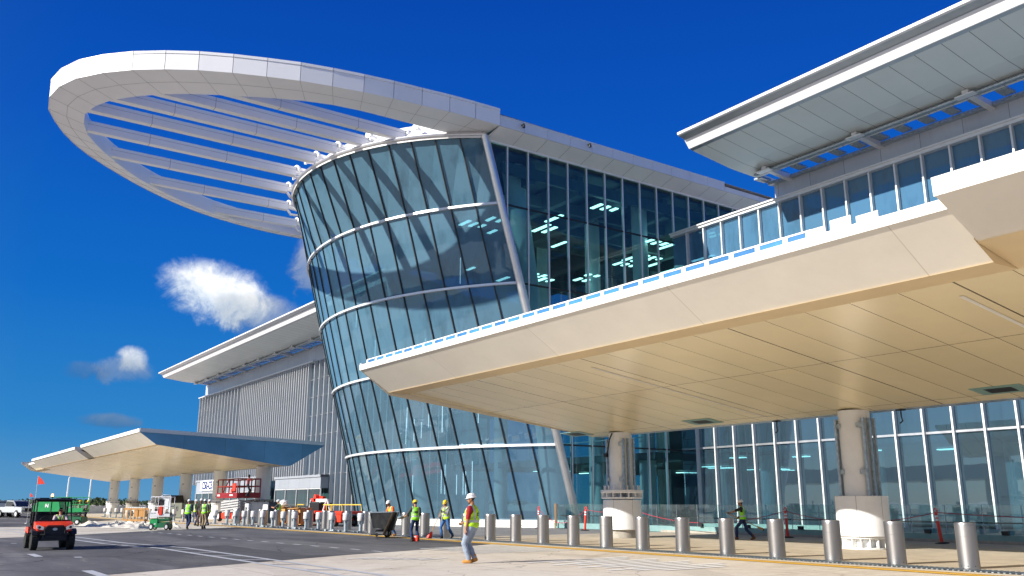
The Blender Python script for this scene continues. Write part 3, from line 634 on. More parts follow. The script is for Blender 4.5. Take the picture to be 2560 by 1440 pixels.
def eave(parent, x0, x1, close):
    """jutting roof: rolled white lip, recessed grey band, white band, panelled soffit with a run of open slots"""
    b = MB()
    lip = [(37.28, 23.74), (37.22, 23.66), (37.25, 23.56), (37.36, 23.51), (37.5, 23.55), (37.6, 23.74)]
    b.prism(lip, 0, x0, x1, 0)
    b.build('roof_lip', m_white, parent)
    b = MB(); b.poly([(x0, 37.38, 23.515), (x1, 37.38, 23.515), (x1, 37.93, 23.38), (x0, 37.93, 23.38)]); b.build('recessed_band', m_alu, parent)
    b = MB(); b.prism([(37.90, 23.40), (37.86, 23.36), (38.22, 22.88), (38.3, 22.88), (38.3, 22.95), (38.1, 23.40)], 0, x0, x1); b.build('edge_band', m_white, parent)
    b = MB(); b.poly([(x0, 38.28, 22.885), (x1, 38.28, 22.885), (x1, 38.55, 22.83), (x0, 38.55, 22.83)]); b.build('thin_grey_band', m_alu, parent)  # thin grey metal strip between the white band and the soffit
    b = MB(); b.poly([(x0, 38.54, 22.84), (x1, 38.54, 22.84), (x1, 42.0, 22.42), (x0, 42.0, 22.42)]); b.poly([(x0, 42.0, 22.42), (x1, 42.0, 22.42), (x1, 43.9, 22.36), (x0, 43.9, 22.36)])
    b.poly([(x0, 44.6, 22.36), (x1, 44.6, 22.36), (x1, 43.9, 22.36), (x0, 43.9, 22.36)])
    b.build('soffit', m_soffit2, parent)
    b = MB(); b.poly([(x0, 37.4, 23.72), (x1, 37.4, 23.72), (x1, 44.55, 22.75), (x0, 44.55, 22.75)]); b.poly([(x0, 47, 22.2), (x1, 47, 22.2), (x1, 60, 22.0), (x0, 60, 22.0)]); b.build('roof_deck', m_roofgrey, parent)
    # bars between the open slots, side walls of the slots
    b = MB(); n = int((x1 - x0) / 1.4)
    b.poly([(x0, 44.6, 22.36), (x1, 44.6, 22.36), (x1, 44.6, 22.75), (x0, 44.6, 22.75)])
    b.box(x0, x1, 45.6, 45.94, 22.08, 22.26)
    for i in range(n + 1):
        x = x0 + (x1 - x0) * i / n; b.box(x - 0.30, x + 0.30, 44.61, 45.59, 22.30, 22.42)
    b.build('slot_bars', m_galv, parent)
    b = MB(); b.tube([(x0 + 0.6, 43.55, 22.15), (x1, 43.55, 22.15)], 0.09, 8); b.box(x0 + 0.6, x1, 43.68, 43.86, 22.1, 22.3); b.build('conduit', m_galv, parent)
    b = MB(); xe = x0 if close < 0 else x1
    b.poly([(xe, y, z) for y, z in ((37.25, 23.74), (37.3, 23.53), (37.9, 23.38), (38.22, 22.88), (38.55, 22.83), (42.0, 22.42), (44.6, 22.34), (46, 22.1), (60, 21.9), (60, 22.1), (44.6, 22.76))]); b.build('end_cap', m_soffit2, parent)
    k = x0 + 1.6
    while k < x1:
        b = MB(); b.prism([(43.2, 22.34), (43.2, 22.14), (45.95, 21.95), (45.95, 22.34)], 0, k - 0.16, k + 0.16); b.box(k - 0.5, k + 0.5, 43.05, 43.5, 22.0, 22.07); k += 6.5
        b.build('bracket', m_alul, parent)
eave(term, -35.25, 12, -1)
# ------------------------------------------------------------ terminal wing on the left
wing = thing('terminal_wing', 'distant terminal wing with silver upright fins and jutting white roof eave behind the curved hall', 'building')
b = MB()
for j, (z0, z1) in enumerate(((5.15, 10.25), (10.25, 15.3), (15.3, 19.9))):
    for i in range(46):
        xa = -163.2 + i * (163.2 - 74.0) / 46; xb = -163.2 + (i + 1) * (163.2 - 74.0) / 46
        if i % 1 == 0: b.poly([(xa, 46, z0), (xb, 46, z0), (xb, 46, z1), (xa, 46, z1)])
b.poly([(-163.2, 46, 0.2), (-73, 46, 0.2), (-73, 46, 5.15), (-163.2, 46, 5.15)])
g_wing = glass('wing_glass', (0.30, 0.42, 0.52), 0.24, 0.12, (0.3, 0.4, 0.5), wob=0.02)
b.build('glazing', g_wing, wing)
b = MB(); b.box(-163, -74, 49, 49.3, 0, 20); b.build('inner_wall', m_para, wing)
m_fin = M('silver_fin', (0.72, 0.72, 0.73), 0.35, 0.45, 0.05, 1)
fx = [-163.0 + 1.62 * i for i in range(15)]; x = fx[-1]
while x < -112.6: x += 0.84; fx.append(x)
for x in fx[:85]:
    b = MB(); b.box(x - 0.07, x + 0.07, 45.45, 45.95, 4.6, 20.0); b.build('fin', m_fin, wing)
for x in [-110.6 + 1.65 * i for i in range(22)]:
    b = MB(); b.box(x - 0.06, x + 0.06, 45.5, 46.05, 0.2, 19.9); b.build('mullion', m_fin, wing)
for z in (5.15, 10.25, 15.3, 12.8, 17.7):
    b = MB(); b.box(-163.2, -74, 45.9, 46.04, z - 0.05, z + 0.05); b.build('transom', m_alu, wing)
b = MB(); b.box(-163.5, -110.9, 45.3, 46.0, 19.98, 20.15); b.build('head_rail', m_alul, wing)
b = MB(); b.box(-161.5, -74, 45.9, 46.4, 20.15, 22.1); b.box(-163.2, -161.5, 46.05, 46.4, 20.15, 20.5); b.build('parapet_cladding', m_para, wing)
b = MB(); b.box(-163.4, -74, 46.4, 62, 19.9, 20.6); b.box(-163.3, -163.0, 46.05, 62, 0, 20.1); b.build('low_roof', m_roofgrey, wing)
eave(wing, -160.5, -73.95, -1)
# grey entrance boxes at the foot of the wing
def entrance(x0, x1, y, zb, zt, doors, nm):
    b = MB(); b.box(x0, x1, y, 45.4, zb, zt); b.box(x0 - 0.15, x1 + 0.15, y - 0.15, 45.4, zt, zt + 0.28); b.build('entrance_fascia', m_panelgrey, wing)
    b = MB(); n = doors
    for i in range(n):
        a = x0 + (x1 - x0) * i / n; c = x0 + (x1 - x0) * (i + 1) / n
        b.poly([(a, y + 0.1, 0.1), (c, y + 0.1, 0.1), (c, y + 0.1, zb), (a, y + 0.1, zb)])
    b.build('entrance_glazing', g_dark, wing)
    b = MB()
    for i in range(n + 1): a = x0 + (x1 - x0) * i / n; b.box(a - 0.06, a + 0.06, y, y + 0.16, 0, zb)
    b.box(x0, x1, y, y + 0.16, zb - 0.1, zb + 0.02); b.build('door_frame', m_alul, wing)
    b = MB(); b.box(x0 + .1, x1 - .1, 45.55, 45.6, 0.05, zb); b.build('entrance_inner_wall', m_inner, wing)
g_dark = glass('entrance_glass', (0.15, 0.30, 0.28), 0.1, 0.05)
entrance(-119.6, -104.1, 44.4, 3.35, 4.7, 4, 'entrance_box')
entrance(-157, -124.0, 44.4, 3.2, 5.0, 9, 'entrance_box')
sg = thing('gate_sign', 'white sign reading C50-C51 over the entrance behind the far canopy columns', 'sign', (-149.4, 44.15, 4.35))
b = MB(); b.box(-4.2, 4.2, -0.05, 0.05, -0.8, 0.8); b.build('board', m_paper, sg)
text('C50-C51', 1.75, m_navyink, sg, (0, -0.1, -0.03), (R(90), 0, 0), bold=0.03)
# ------------------------------------------------------------ drop-off canopies
PROF = [(16.4, 7.06), (16.4, 7.36), (28, 7.0), (32.2, 6.85), (32.2, 6.55), (29.1, 4.70), (28.4, 4.70), (17.75, 6.12)]
def canopy(name, label, segs, x0, x1, group):
    """segs: (xa, xb, dy, dz) stretches of the cream edge; the notch between two is a recess"""
    c = thing(name, label, 'canopy', group=group)
    for xa, xb, dy, dz, zb, hc in segs:
        sl_ = 0.9
        b = MB(); top, bot = (16.4 + dy, 7.06 + dz), (17.75 + dy, zb)
        b.prism([top, (top[0] + 0.5, top[1] + 0.0), (18.6 + dy, zb + 0.2), (17.76 + dy, zb + 0.01), bot], 0, xa, xb)
        b.build('cream_edge', m_cream, c)
        b = MB(); b.poly([(xa, 17.7 + dy, zb - 0.005), (xb, 17.7 + dy, zb - 0.005), (xb, 18.02, 6.08), (xa, 18.02, 6.08)]); b.build('soffit_rim', m_soffit_rim, c)
        b = MB(); b.prism([(16.36 + dy, 7.06 + dz), (16.34 + dy, 7.06 + hc + dz), (17.2 + dy, 7.09 + hc + dz), (17.2 + dy, 7.06 + dz)], 0, xa - 0.02, xb + 0.02); b.build('edge_flashing', m_creamcap, c)
    b = MB()
    b.poly([(x0, 18.0, 6.085), (x1, 18.0, 6.085), (x1, 28.4, 4.7), (x0, 28.4, 4.7)]); b.build('soffit', m_soffit, c)
    b = MB()
    b.poly([(x0, 28.4, 4.7), (x1, 28.4, 4.7), (x1, 29.1, 4.7), (x0, 29.1, 4.7)]); b.build('grey_trim', m_alu, c)
    b = MB(); b.poly([(x0, 29.1, 4.7), (x1, 29.1, 4.7), (x1, 32.2, 6.55), (x0, 32.2, 6.55)]); b.poly([(x0, 32.2, 6.55), (x1, 32.2, 6.55), (x1, 32.2, 6.85), (x0, 32.2, 6.85)]); b.build('rear_soffit', m_soffit2, c)
    b = MB(); b.poly([(x0, 17.2, 7.30), (x1, 17.2, 7.30), (x1, 28, 7.0), (x0, 28, 7.0)]); b.poly([(x0, 28, 7), (x1, 28, 7), (x1, 32.2, 6.85), (x0, 32.2, 6.85)]); b.build('roof', m_roofgrey, c)
    for xe in (x0, x1):
        e_dy, e_dz = (segs[0] if xe == x0 or len(segs) > 2 else segs[-1])[2:4]
        b = MB(); b.poly([(xe + (0.03 if xe == x1 else -0.03), y + (e_dy if y < 20 else 0), z + (e_dz if y < 20 else 0)) for y, z in PROF]); b.build('end_cladding', m_bluegrey if xe == x1 else m_cream, c)
        b = MB(); xe += 0.05 if xe == x1 else -0.05; b.beam((xe, 16.4 + e_dy, 7.22 + e_dz), (xe, 28, 6.86), 0.16, 0.3); b.beam((xe, 28, 6.86), (xe, 32.2, 6.70), 0.16, 0.3); b.build('end_flashing', m_para, c)
    return c
def add_columns(c, xs, full):
    for i, x in enumerate(xs):
        b = MB(); b.lathe([(0.54 if full else 0.66, 0.0), (0.54 if full else 0.66, 4.74)], (x, 28.2, 0), 32); col = b.build('column', m_col, c, smooth=True)
        b = MB()                                 # galvanised channels strapped to the column
        for a in (196, 222, 330, 350, 25, 150):
            px, py = x + 0.64 * math.cos(R(a)), 28.2 + 0.64 * math.sin(R(a))
            if full or a in (200, 340): b.box(px - 0.045, px + 0.045, py - 0.045, py + 0.045, 1.75 if full else 0.4, 4.45)
        for z in (2.6, 4.2) if full else (2.2, 3.6):
            for a in (235, 318):
                px, py = x + 0.60 * math.cos(R(a)), 28.2 + 0.60 * math.sin(R(a)); b.obox((px, py, z), (0.2, 0.12, 0.16), Euler((0, 0, R(a + 90))).to_matrix())
        b.build('strap_channels', m_galv, col)
        if full and i == 0:
            b = MB(); b.lathe([(0.95, 1.98), (0.98, 2.02), (0.98, 2.12), (0.58, 2.12)], (x, 28.2, 0), 32); b.lathe([(0.9, 1.72), (0.95, 1.74), (0.95, 1.80), (0.8, 1.80)], (x, 28.2, 0), 32)
            for k in range(16): a = R(22.5 * k); b.obox((x + 0.75 * math.cos(a), 28.2 + 0.75 * math.sin(a), 1.9), (0.4, 0.04, 0.2), Euler((0, 0, a)).to_matrix()); b.lathe([(0.035, 2.1), (0.035, 2.32)], (x + .8 * math.cos(a), 28.2 + .8 * math.sin(a), 0), 6)
            b.build('base_flange', m_col, col)
            b = MB(); b.tube([(x + 0.1, 27.6, 4.7), (x + 0.02, 27.5, 4.4), (x - 0.12, 27.52, 3.95), (x - 0.45, 27.7, 3.75)], 0.035, 6); b.obox((x - 0.5, 27.72, 3.72), (0.18, 0.15, 0.18)); b.build('cable', m_dark, col, smooth=True)
        if full:
            z0, z1 = (0.36, 1.68) if i == 0 else (0.42, 1.78)
            b = MB(); b.lathe([(0.86, z0), (0.88, z0 + 0.02), (0.88, z1 - 0.02), (0.86, z1), (0.56, z1)], (x, 28.2, 0), 48, sx=1.0, sy=1.0)
            for a in (215, 292, 350): px, py = x + 0.88 * math.cos(R(a)), 28.2 + 0.88 * math.sin(R(a)); b.obox((px, py, (z0 + z1) / 2), (0.012, 0.012, z1 - z0), None, 1)
            b.build('pedestal_cover', [m_col, m_seam], col, smooth=True)
            b = MB()
            if i == 0: b.lathe([(0.74, 0.0), (0.72, 0.36)], (x, 28.2, 0), 32); b.build('concrete_base', m_conc, col, smooth=True)
            else:
                b.lathe([(0.78, 0.0), (0.78, 0.06), (0.5, 0.06)], (x, 28.2, 0), 32); b.lathe([(0.74, 0.34), (0.80, 0.36), (0.80, 0.41), (0.5, 0.41)], (x, 28.2, 0), 32)
                for k in range(16): a = R(22.5 * k); b.obox((x + 0.64 * math.cos(a), 28.2 + 0.64 * math.sin(a), 0.2), (0.26, 0.035, 0.3), Euler((0, 0, a)).to_matrix())
                b.build('base_flange', m_whiteplain, col)
        else:
            b = MB(); b.lathe([(0.95, 1.45), (0.95, 1.55), (0.6, 1.55)], (x, 28.2, 0), 20); b.lathe([(0.95, 1.75), (0.95, 1.85), (0.6, 1.85)], (x, 28.2, 0), 20)
            for k in range(10): a = R(36 * k); b.obox((x + 0.75 * math.cos(a), 28.2 + 0.75 * math.sin(a), 1.65), (0.35, 0.05, 0.25), Euler((0, 0, a)).to_matrix())
            b.lathe([(0.85, 0.0), (0.85, 1.45)], (x, 28.2, 0), 20); b.build('base_flange', m_col if i % 2 else m_conc, col)
# (near the camera)
near = canopy('drop_off_canopy', 'large cream drop-off canopy nearest the camera with bollards along its front', [(-33.45, -8.05, -0.6, -0.14, 6.08, 0.22), (-8.03, 5, -1.2, -0.04, 6.38, 0.36)], -33.45, 5, 'drop-off canopies')
add_columns(near, [-31.24, -18.82], True)
far = canopy('drop_off_canopy', 'distant drop-off canopy with blue end face and notched cream edge left of the glass hall', [(-100.3, -75, 0, 0, 6.12, 0.28), (-136, -103.7, 0, -0.02, 6.1, 0.28), (-147, -136, 1.0, -0.15, 5.95, 0.28)], -147, -75, 'drop-off canopies')
add_columns(far, [-79.0, -91.5, -103.85, -116.3, -128.7, -141.3], False)
for y, x in ((20.4, -78), (22, -96), (24, -112)):
    pass
b = MB(); b.poly([(-8.04, 16.4, 6.42), (-8.04, 17.1, 6.05), (-8.04, 18.04, 6.07), (-8.04, 18.04, 6.4), (-8.04, 16.6, 6.6)]); b.build('notch_wall', m_soffit_rim, near)
# bracketed strip of blue-filmed panels along the near canopy's top edge
b = MB(); xs = [-32.95 + 0.78 * i for i in range(29)]
b.box(-33.0, -11.2, 15.84, 15.90, 7.29, 7.33); b.box(-33.0, -11.2, 15.84, 15.92, 7.14, 7.17)
for x in xs: b.box(x - 0.07, x + 0.07, 15.84, 15.90, 7.17, 7.29)
strip_o = b.build('film_strip_frame', m_creamcap, near)
m_film = M('blue_protective_film', (0.05, 0.20, 0.45), 0.35, 0, 0.15, 2, rnd=0.25)
for i, x in enumerate(xs[:-1]):
    b = MB(); b.box(x + 0.07, x + 0.71, 15.855, 15.88, 7.17, 7.29); b.build('film_panel', m_film, strip_o)
for i in range(3):
    b = MB(); x = -11.3 + 0.62 * i; b.box(x, x + 0.5, 15.78, 15.81, 7.12, 7.30 + 0.07 * (i % 2)); b.build('flashing_offcut', m_creamcap, strip_o)
# soffit fittings: light slots, vents, hanging cable
for x, y0, y1 in ((-22.4, 19.0, 27.8), (-9.75, 18.9, 24.5)):
    b = MB(); z = lambda y: 6.005 - (y - 18.6) * 0.1332 - 0.012
    b.poly([(x, y0, z(y0)), (x + 0.11, y0, z(y0)), (x + 0.11, y1, z(y1)), (x, y1, z(y1))]); b.build('light_slot', m_whiteplain, near)
for x, y in ((-33.6, 27.5), (-25.4, 27.5), (-13.1, 27.2)):
    z = 6.005 - (y - 18.6) * 0.1332
    b = MB(); b.obox((x, y, z - 0.012), (1.5, 0.9, 0.02), Euler((R(-7.6), 0, 0)).to_matrix(), 0); b.obox((x, y, z - 0.026), (0.8, 0.5, 0.012), Euler((R(-7.6), 0, 0)).to_matrix(), 1); b.build('vent', [m_teal, m_dark], near)
for x in (-22.6, -17.3):
    b = MB(); b.tube([(x, 28.7, 4.7), (x, 28.7, 4.45), (x + 0.05, 28.68, 4.3), (x - 0.05, 28.65, 4.22)], 0.025, 6); b.box(x - 0.14, x + 0.14, 28.6, 28.8, 4.66, 4.69); b.build('loose_cable', m_dark, near, smooth=True)
# ------------------------------------------------------------ bollards
G_B = 'stainless bollards along the kerb'
def make_bollard():
    t = thing('bollard', 'x', 'bollard', group=G_B)
    b = MB(); b.lathe([(0.217, 0.0), (0.217, 0.735), (0.2145, 0.738), (0.2145, 0.742), (0.217, 0.745), (0.217, 0.99), (0.2145, 0.993), (0.214, 1.0)], n=40); b.build('sleeve', m_steel, t, smooth=True)
    b = MB(); b.lathe([(0.214, 1.0), (0.219, 1.003), (0.219, 1.05), (0.212, 1.066), (0.0, 1.072)], n=40); b.build('cap', m_steel, t, smooth=True)
    b = MB()
    for a in (250, 290, 330): b.lathe([(0.012, 0), (0.008, 0.004)], (0.217 * math.cos(R(a)), 0.217 * math.sin(R(a)), 0.06), 8, rot=Euler((R(90), 0, R(a + 90))).to_matrix())
    b.build('rivet', m_dark, t)
    return t
def bx(k): return -11.75 - 1.89 * k
BL = {0: 'nearest of the shiny steel bollards, at the far right edge of the photo', 1: 'second shiny steel bollard from the right edge, just right of the near column base',
      2: 'shiny steel bollard left of the nearer column base, third from the right edge', 3: 'shiny steel bollard right of the worker carrying a broom under the canopy',
      4: 'shiny steel bollard left of the worker carrying a broom under the canopy', 5: 'shiny steel bollard two along to the left from the broom carrier under the canopy',
      6: 'shiny steel bollard just right of the column with a bolted collar', 7: 'shiny steel bollard in front of the column with the bolted collar',
      8: 'shiny steel bollard before the slanting silver corner post of the glass hall', 9: 'shiny steel bollard right of the dark plywood board',
      10: 'second shiny steel bollard to the right of the man in the red shirt', 11: 'shiny steel bollard just right of the man in the red shirt',
      12: 'steel bollard half hidden behind the man in the red shirt', 13: 'steel bollard beside the sweeper in blue jeans and yellow helmet',
      14: 'steel bollard just right of the yellow helmeted worker seen from behind', 15: 'steel bollard between the black waste cart and the yellow helmeted back',
      16: 'steel bollard hidden behind the black waste cart', 17: 'steel bollard left of the black waste cart'}
bol = make_bollard(); first = True; bol.scale = (1.09, 1.09, 1)
for k in range(18):
    if first: o = bol; o.location = (bx(0), 21.74, 0.006); first = False
    else: o = dup(bol, (bx(k), 21.74, 0.006), rotz=0.9 * k)
    o['label'] = BL[k]; o.rotation_euler = (random.uniform(-.008, .008), random.uniform(-.008, .008), 0.9 * k)
# bare bollard cores, capped in white wrapping, still without their sleeves
G_C = 'bare bollard cores with white caps'
def make_core():
    t = thing('bollard_core', 'x', 'bollard', group=G_C)
    b = MB(); b.lathe([(0.105, 0.02), (0.105, 0.62)], n=20); b.box(-0.24, 0.24, -0.16, 0.16, 0.0, 0.03); b.box(-0.3, -0.2, -0.3, -0.12, 0, 0.08); b.box(0.2, 0.3, -0.3, -0.12, 0, 0.08)
    for a in (0, 60, 120, 180, 240, 300): b.obox((0.13 * math.cos(R(a)), 0.13 * math.sin(R(a)), 0.55), (0.08, 0.02, 0.22), Euler((0, 0, R(a))).to_matrix())
    b.build('post', m_galv, t, smooth=True)
    b = MB(); b.lathe([(0.17, 0.60), (0.185, 0.62), (0.185, 0.84), (0.175, 0.845), (0.175, 0.865), (0.185, 0.87), (0.185, 0.97), (0.17, 1.0), (0.0, 1.01)], n=22); b.build('wrapped_cap', m_cap, t, smooth=True)
    return t
core = make_core(); first = True
for i in range(28):
    k = 17.45 + i * 1.0 if i < 12 else 17.45 + 12 + (i - 12) * 1.55
    x = bx(k)
    if first: o = core; o.location = (x, 21.5, 0.006); first = False
    else: o = dup(core, (x, 21.5, 0.006), rotz=0.3 * (i % 3))
    if i < 12: o['label'] = 'bare bollard core with white cap in the kerb row before the red machines'; o['group'] = G_C
    else: o['label'] = 'distant bare bollard core with white cap in the kerb row under the far canopy'; o['group'] = 'distant bare bollard cores'
for i in range(14):                              # sleeves lifted off and stood behind the cores
    x = bx(18.0 + i * 1.02)
    o = dup(bol, (x, 22.75 + 0.25 * ((i * 5) % 3), 0.006), rotz=1.1 * i)
    o['label'] = 'loose steel bollard sleeve standing behind the bare cores'; o['group'] = 'loose bollard sleeves behind the cores'
# ------------------------------------------------------------ glass railing along the terminal wall
rl = thing('glass_railing', 'low frameless glass railing with teal base in front of the terminal wall', 'railing')
b = MB(); b.box(-45.6, 9, 35.3, 35.55, 0.02, 0.34); b.build('base_shoe', m_teal, rl)
b = MB(); b.box(-36, 9, 35.26, 35.58, 0.0, 0.12); b.build('kerb', m_conc, rl)
for i in range(36):
    x = -45.4 + 1.5 * i
    b = MB(); b.box(x + 0.02, x + 1.46, 35.42, 35.435, 0.34, 1.46); b.build('glass_panel', g_rail, rl)
    b = MB(); b.box(x - 0.008, x + 0.008, 35.40, 35.44, 0.34, 1.46); b.build('joint', m_galv, rl)
b = MB(); b.tube([(-45.5, 35.7, 0.78), (9, 35.7, 0.78)], 0.03, 6); b.build('handrail', m_rail_blk, rl)
for i in range(12):
    b = MB(); x = -33 + 3.1 * i; b.box(x - 0.12, x + 0.12, 35.15, 35.3, 0.34, 0.5); b.build('clamp', m_dark, rl)
# ------------------------------------------------------------ delineator posts and rope
G_D = 'red delineator posts under the canopy'
def make_delin():
    t = thing('delineator_post', 'x', 'delineator', group=G_D)
    b = MB(); b.lathe([(0.0, 0.0), (0.26, 0.0), (0.26, 0.035), (0.14, 0.06), (0.06, 0.07)], n=16); b.build('rubber_base', m_rubber, t, smooth=True)
    b = MB(); b.lathe([(0.065, 0.05), (0.06, 1.12), (0.05, 1.16), (0.03, 1.18)], n=16); b.build('post', m_delin, t, smooth=True)
    b = MB(); pts = [(0.055 * math.cos(a), 0, 1.24 + 0.09 * math.sin(a)) for a in [R(-60 + 30 * i) for i in range(11)]]; b.tube(pts, 0.022, 6); b.build('grip_loop', m_delin, t, smooth=True)
    for z in (0.86, 0.99): 
        b = MB(); b.lathe([(0.064, z), (0.064, z + 0.08)], n=16); b.build('tape_band', m_refl, t, smooth=True)
    return t
DP = [(-45.3, 33.9, 'red delineator post beside the dark plywood board', 0.0), (-40.11, 33.3, 'red delineator post leaning left of the collared column', 0.07), (-37.1, 34.3, 'red delineator post half hidden at the right of the collared column', 0.0),
      (-26.6, 34.0, 'red delineator post between two bollards, right of the broom carrier', -0.03), (-19.3, 33.9, 'red delineator post right of the nearer column base', -0.09)]
dl = make_delin()
for i, (x, y, lab, tl) in enumerate(DP):
    o = dl if i == 0 else dup(dl, (0, 0, 0)); o.location = (x, y, 0.006); o.rotation_euler = (0, tl, 0.4); o['label'] = lab
def sag(a, c, s, n=14): a, c = Vector(a), Vector(c); return [a.lerp(c, i / n) - Vector((0, 0, s * 4 * (i / n) * (1 - i / n))) for i in range(n + 1)]
b = MB(); tops = [Vector((x + 1.2 * math.sin(tl), y, 1.18)) for x, y, _, tl in DP]
for (a, c), s in zip(zip(tops, tops[1:]), (0.8, 0.15, 0.62, 0.42)): b.tube(sag(a, c, s), 0.014, 5)
b.tube(sag(tops[-1], Vector((-8, 33.5, 1.1)), 0.15), 0.014, 5)
tag(b.build('barrier_rope', m_rope, smooth=True), 'thin red rope slung between the red delineator posts', 'rope')
# plywood board leaning by the corner post
t = thing('plywood_board', 'dark stained plywood boards standing beside the foot of the slanting corner post', 'board', (-44.15, 34.4, 0.005), R(-30))
b = MB(); b.box(-0.42, 0.28, -0.02, 0.0, 0.15, 1.5); b.build('panel', m_plydark, t); b = MB(); b.box(-0.5, -0.44, -0.03, 0.03, 0, 1.52); b.box(-0.2, -0.14, -0.06, -0.021, 0.1, 1.5); b.build('batten', m_wood, t)
# ------------------------------------------------------------ utility vehicle with its driver
uv = thing('utility_vehicle', 'orange and black utility buggy with roof and amber beacon driving on the asphalt', 'buggy', (-34.95, 5.05, 0.004), R(-91)); uv.scale = (0.87, 0.87, 0.87)
# local: +y forward, x to its right; wheelbase 2.0
U = lambda nm, mat, fn, **k: (lambda b: (fn(b), b.build(nm, mat, uv, **k))[1])(MB())
U('chassis', m_black, lambda b: (b.box(-0.52, 0.52, -1.35, 1.05, 0.34, 0.62), b.box(-0.42, 0.42, 0.9, 1.25, 0.36, 0.72), b.box(-0.66, 0.66, -0.35, 0.55, 0.36, 0.50), b.box(-0.6, 0.6, -0.4, -0.3, 0.5, 1.05), b.box(-0.30, 0.30, 1.2, 1.3, 0.45, 0.55)))
U('bonnet', m_orange, lambda b: b.add([(-0.66, 0.42, 1.08), (0.66, 0.42, 1.08), (0.66, 0.95, 1.02), (0.62, 1.22, 0.86), (-0.62, 1.22, 0.86), (-0.66, 0.95, 1.02), (-0.66, 0.42, 0.80), (0.66, 0.42, 0.80), (0.66, 0.95, 0.74), (0.60, 1.24, 0.70), (-0.60, 1.24, 0.70), (-0.66, 0.95, 0.74), (-0.22, 1.0, 1.03), (0.22, 1.0, 1.03), (-0.2, 1.25, 0.9), (0.2, 1.25, 0.9)],
  [(0, 1, 2, 13, 12, 5), (2, 3, 15, 13), (5, 12, 14, 4), (12, 13, 15, 14), (1, 7, 8, 2), (2, 8, 9, 3), (0, 5, 11, 6), (5, 4, 10, 11), (4, 14, 15, 3, 9, 10), (0, 6, 7, 1), (6, 11, 10, 9, 8, 7)]), bevel=0.015)
U('grille', m_black, lambda b: (b.prism([(-0.30, 0.60), (0.30, 0.60), (0.36, 0.78), (0.27, 0.885), (-0.27, 0.885), (-0.36, 0.78)], 1, 1.245, 1.285), b.tube([(-0.34, 1.33, 0.58), (-0.36, 1.34, 0.78), (-0.27, 1.33, 0.91), (0.27, 1.33, 0.91), (0.36, 1.34, 0.78), (0.34, 1.33, 0.58)], 0.022, 8), b.tube([(-0.66, 1.18, 0.60), (-0.34, 1.33, 0.58), (0.34, 1.33, 0.58), (0.66, 1.18, 0.60)], 0.022, 8)))
em = U('emblem', m_alu, lambda b: (b.lathe([(0.075, -0.004), (0.085, 0.0), (0.075, 0.006), (0.065, 0.0), (0.075, -0.004)], (0, 1.29, 0.78), 20, sx=1, sy=0.62, rot=Euler((R(90), 0, 0)).to_matrix()), b.beam((-0.025, 1.293, 0.75), (-0.025, 1.293, 0.81), 0.014, 0.012), b.beam((-0.02, 1.293, 0.78), (0.04, 1.293, 0.81), 0.014, 0.012), b.beam((-0.02, 1.293, 0.78), (0.035, 1.293, 0.752), 0.014, 0.012)))
for s in (-1, 1):
    h = U('headlight', m_lens, lambda b: b.prism([(s * 0.40, 0.75), (s * 0.63, 0.80), (s * 0.655, 0.92), (s * 0.60, 0.955), (s * 0.38, 0.86)], 1, 1.19, 1.262), bevel=0.01)
    b = MB(); b.lathe([(0.0, 0.0), (0.045, 0.0), (0.05, 0.012), (0.0, 0.015)], (s * 0.54, 1.262, 0.85), 14, rot=Euler((R(-90), 0, 0)).to_matrix()); b.build('lamp', m_black, h)
    U('fender', m_black, lambda b: b.prism([(0.55, 0.62), (0.6, 0.74), (0.95, 0.80), (1.22, 0.72), (1.30, 0.58), (1.22, 0.58), (1.1, 0.66), (0.7, 0.66)], 0, s * 0.58, s * 0.78))
    U('rear_fender', m_orange, lambda b: b.prism([(-1.45, 0.62), (-1.4, 0.8), (-0.5, 0.85), (-0.42, 0.6)], 0, s * 0.62, s * 0.74))
    U('side_post', m_black, lambda b: (b.tube([(s * 0.64, 0.62, 0.95), (s * 0.60, 0.30, 1.86), (s * 0.60, -0.5, 1.88), (s * 0.62, -0.62, 0.6)], 0.028, 8), b.tube([(s * 0.60, -0.5, 1.88), (s * 0.60, -1.15, 1.86), (s * 0.62, -1.25, 0.8)], 0.025, 8), b.tube([(s * 0.64, 0.5, 0.55), (s * 0.66, 0.0, 0.75), (s * 0.64, -0.55, 0.9)], 0.02, 6)))
U('roof', M('navy_roof_plastic', (0.02, 0.025, 0.05), 0.35, 0, 0.1, 2), lambda b: (b.box(-0.72, 0.72, -1.2, 0.42, 1.875, 1.93), b.box(-0.55, -0.2, -1.1, 0.36, 1.93, 1.965), b.box(0.2, 0.55, -1.1, 0.36, 1.93, 1.965)), bevel=0.012)
U('roll_frame', m_black, lambda b: (b.tube([(-0.6, 0.30, 1.84), (0.6, 0.30, 1.84)], 0.035, 8), b.box(-0.62, 0.62, -1.2, -1.17, 0.9, 1.42), b.tube([(-0.6, -0.5, 1.35), (0.6, -0.5, 1.35)], 0.022, 8), b.tube([(-0.6, -1.15, 1.35), (0.6, -1.15, 1.35)], 0.022, 8), b.tube([(0, -0.5, 0.9), (0, -0.5, 1.86)], 0.02, 8), b.box(-0.62, 0.62, 0.36, 0.5, 0.95, 1.12)))
U('seat', m_black, lambda b: (b.box(-0.58, 0.58, -0.32, 0.12, 0.58, 0.74), b.box(-0.58, 0.58, -0.42, -0.30, 0.70, 1.28)), bevel=0.03)
U('steering_wheel', m_black, lambda b: (b.tube([(0.30 + 0.17 * math.cos(R(30 * i)), 0.28 + 0.06 * math.sin(R(30 * i)), 1.06 + 0.16 * math.sin(R(30 * i))) for i in range(13)], 0.016, 6), b.tube([(0.30, 0.28, 1.06), (0.30, 0.45, 0.9)], 0.02, 6)), smooth=True)
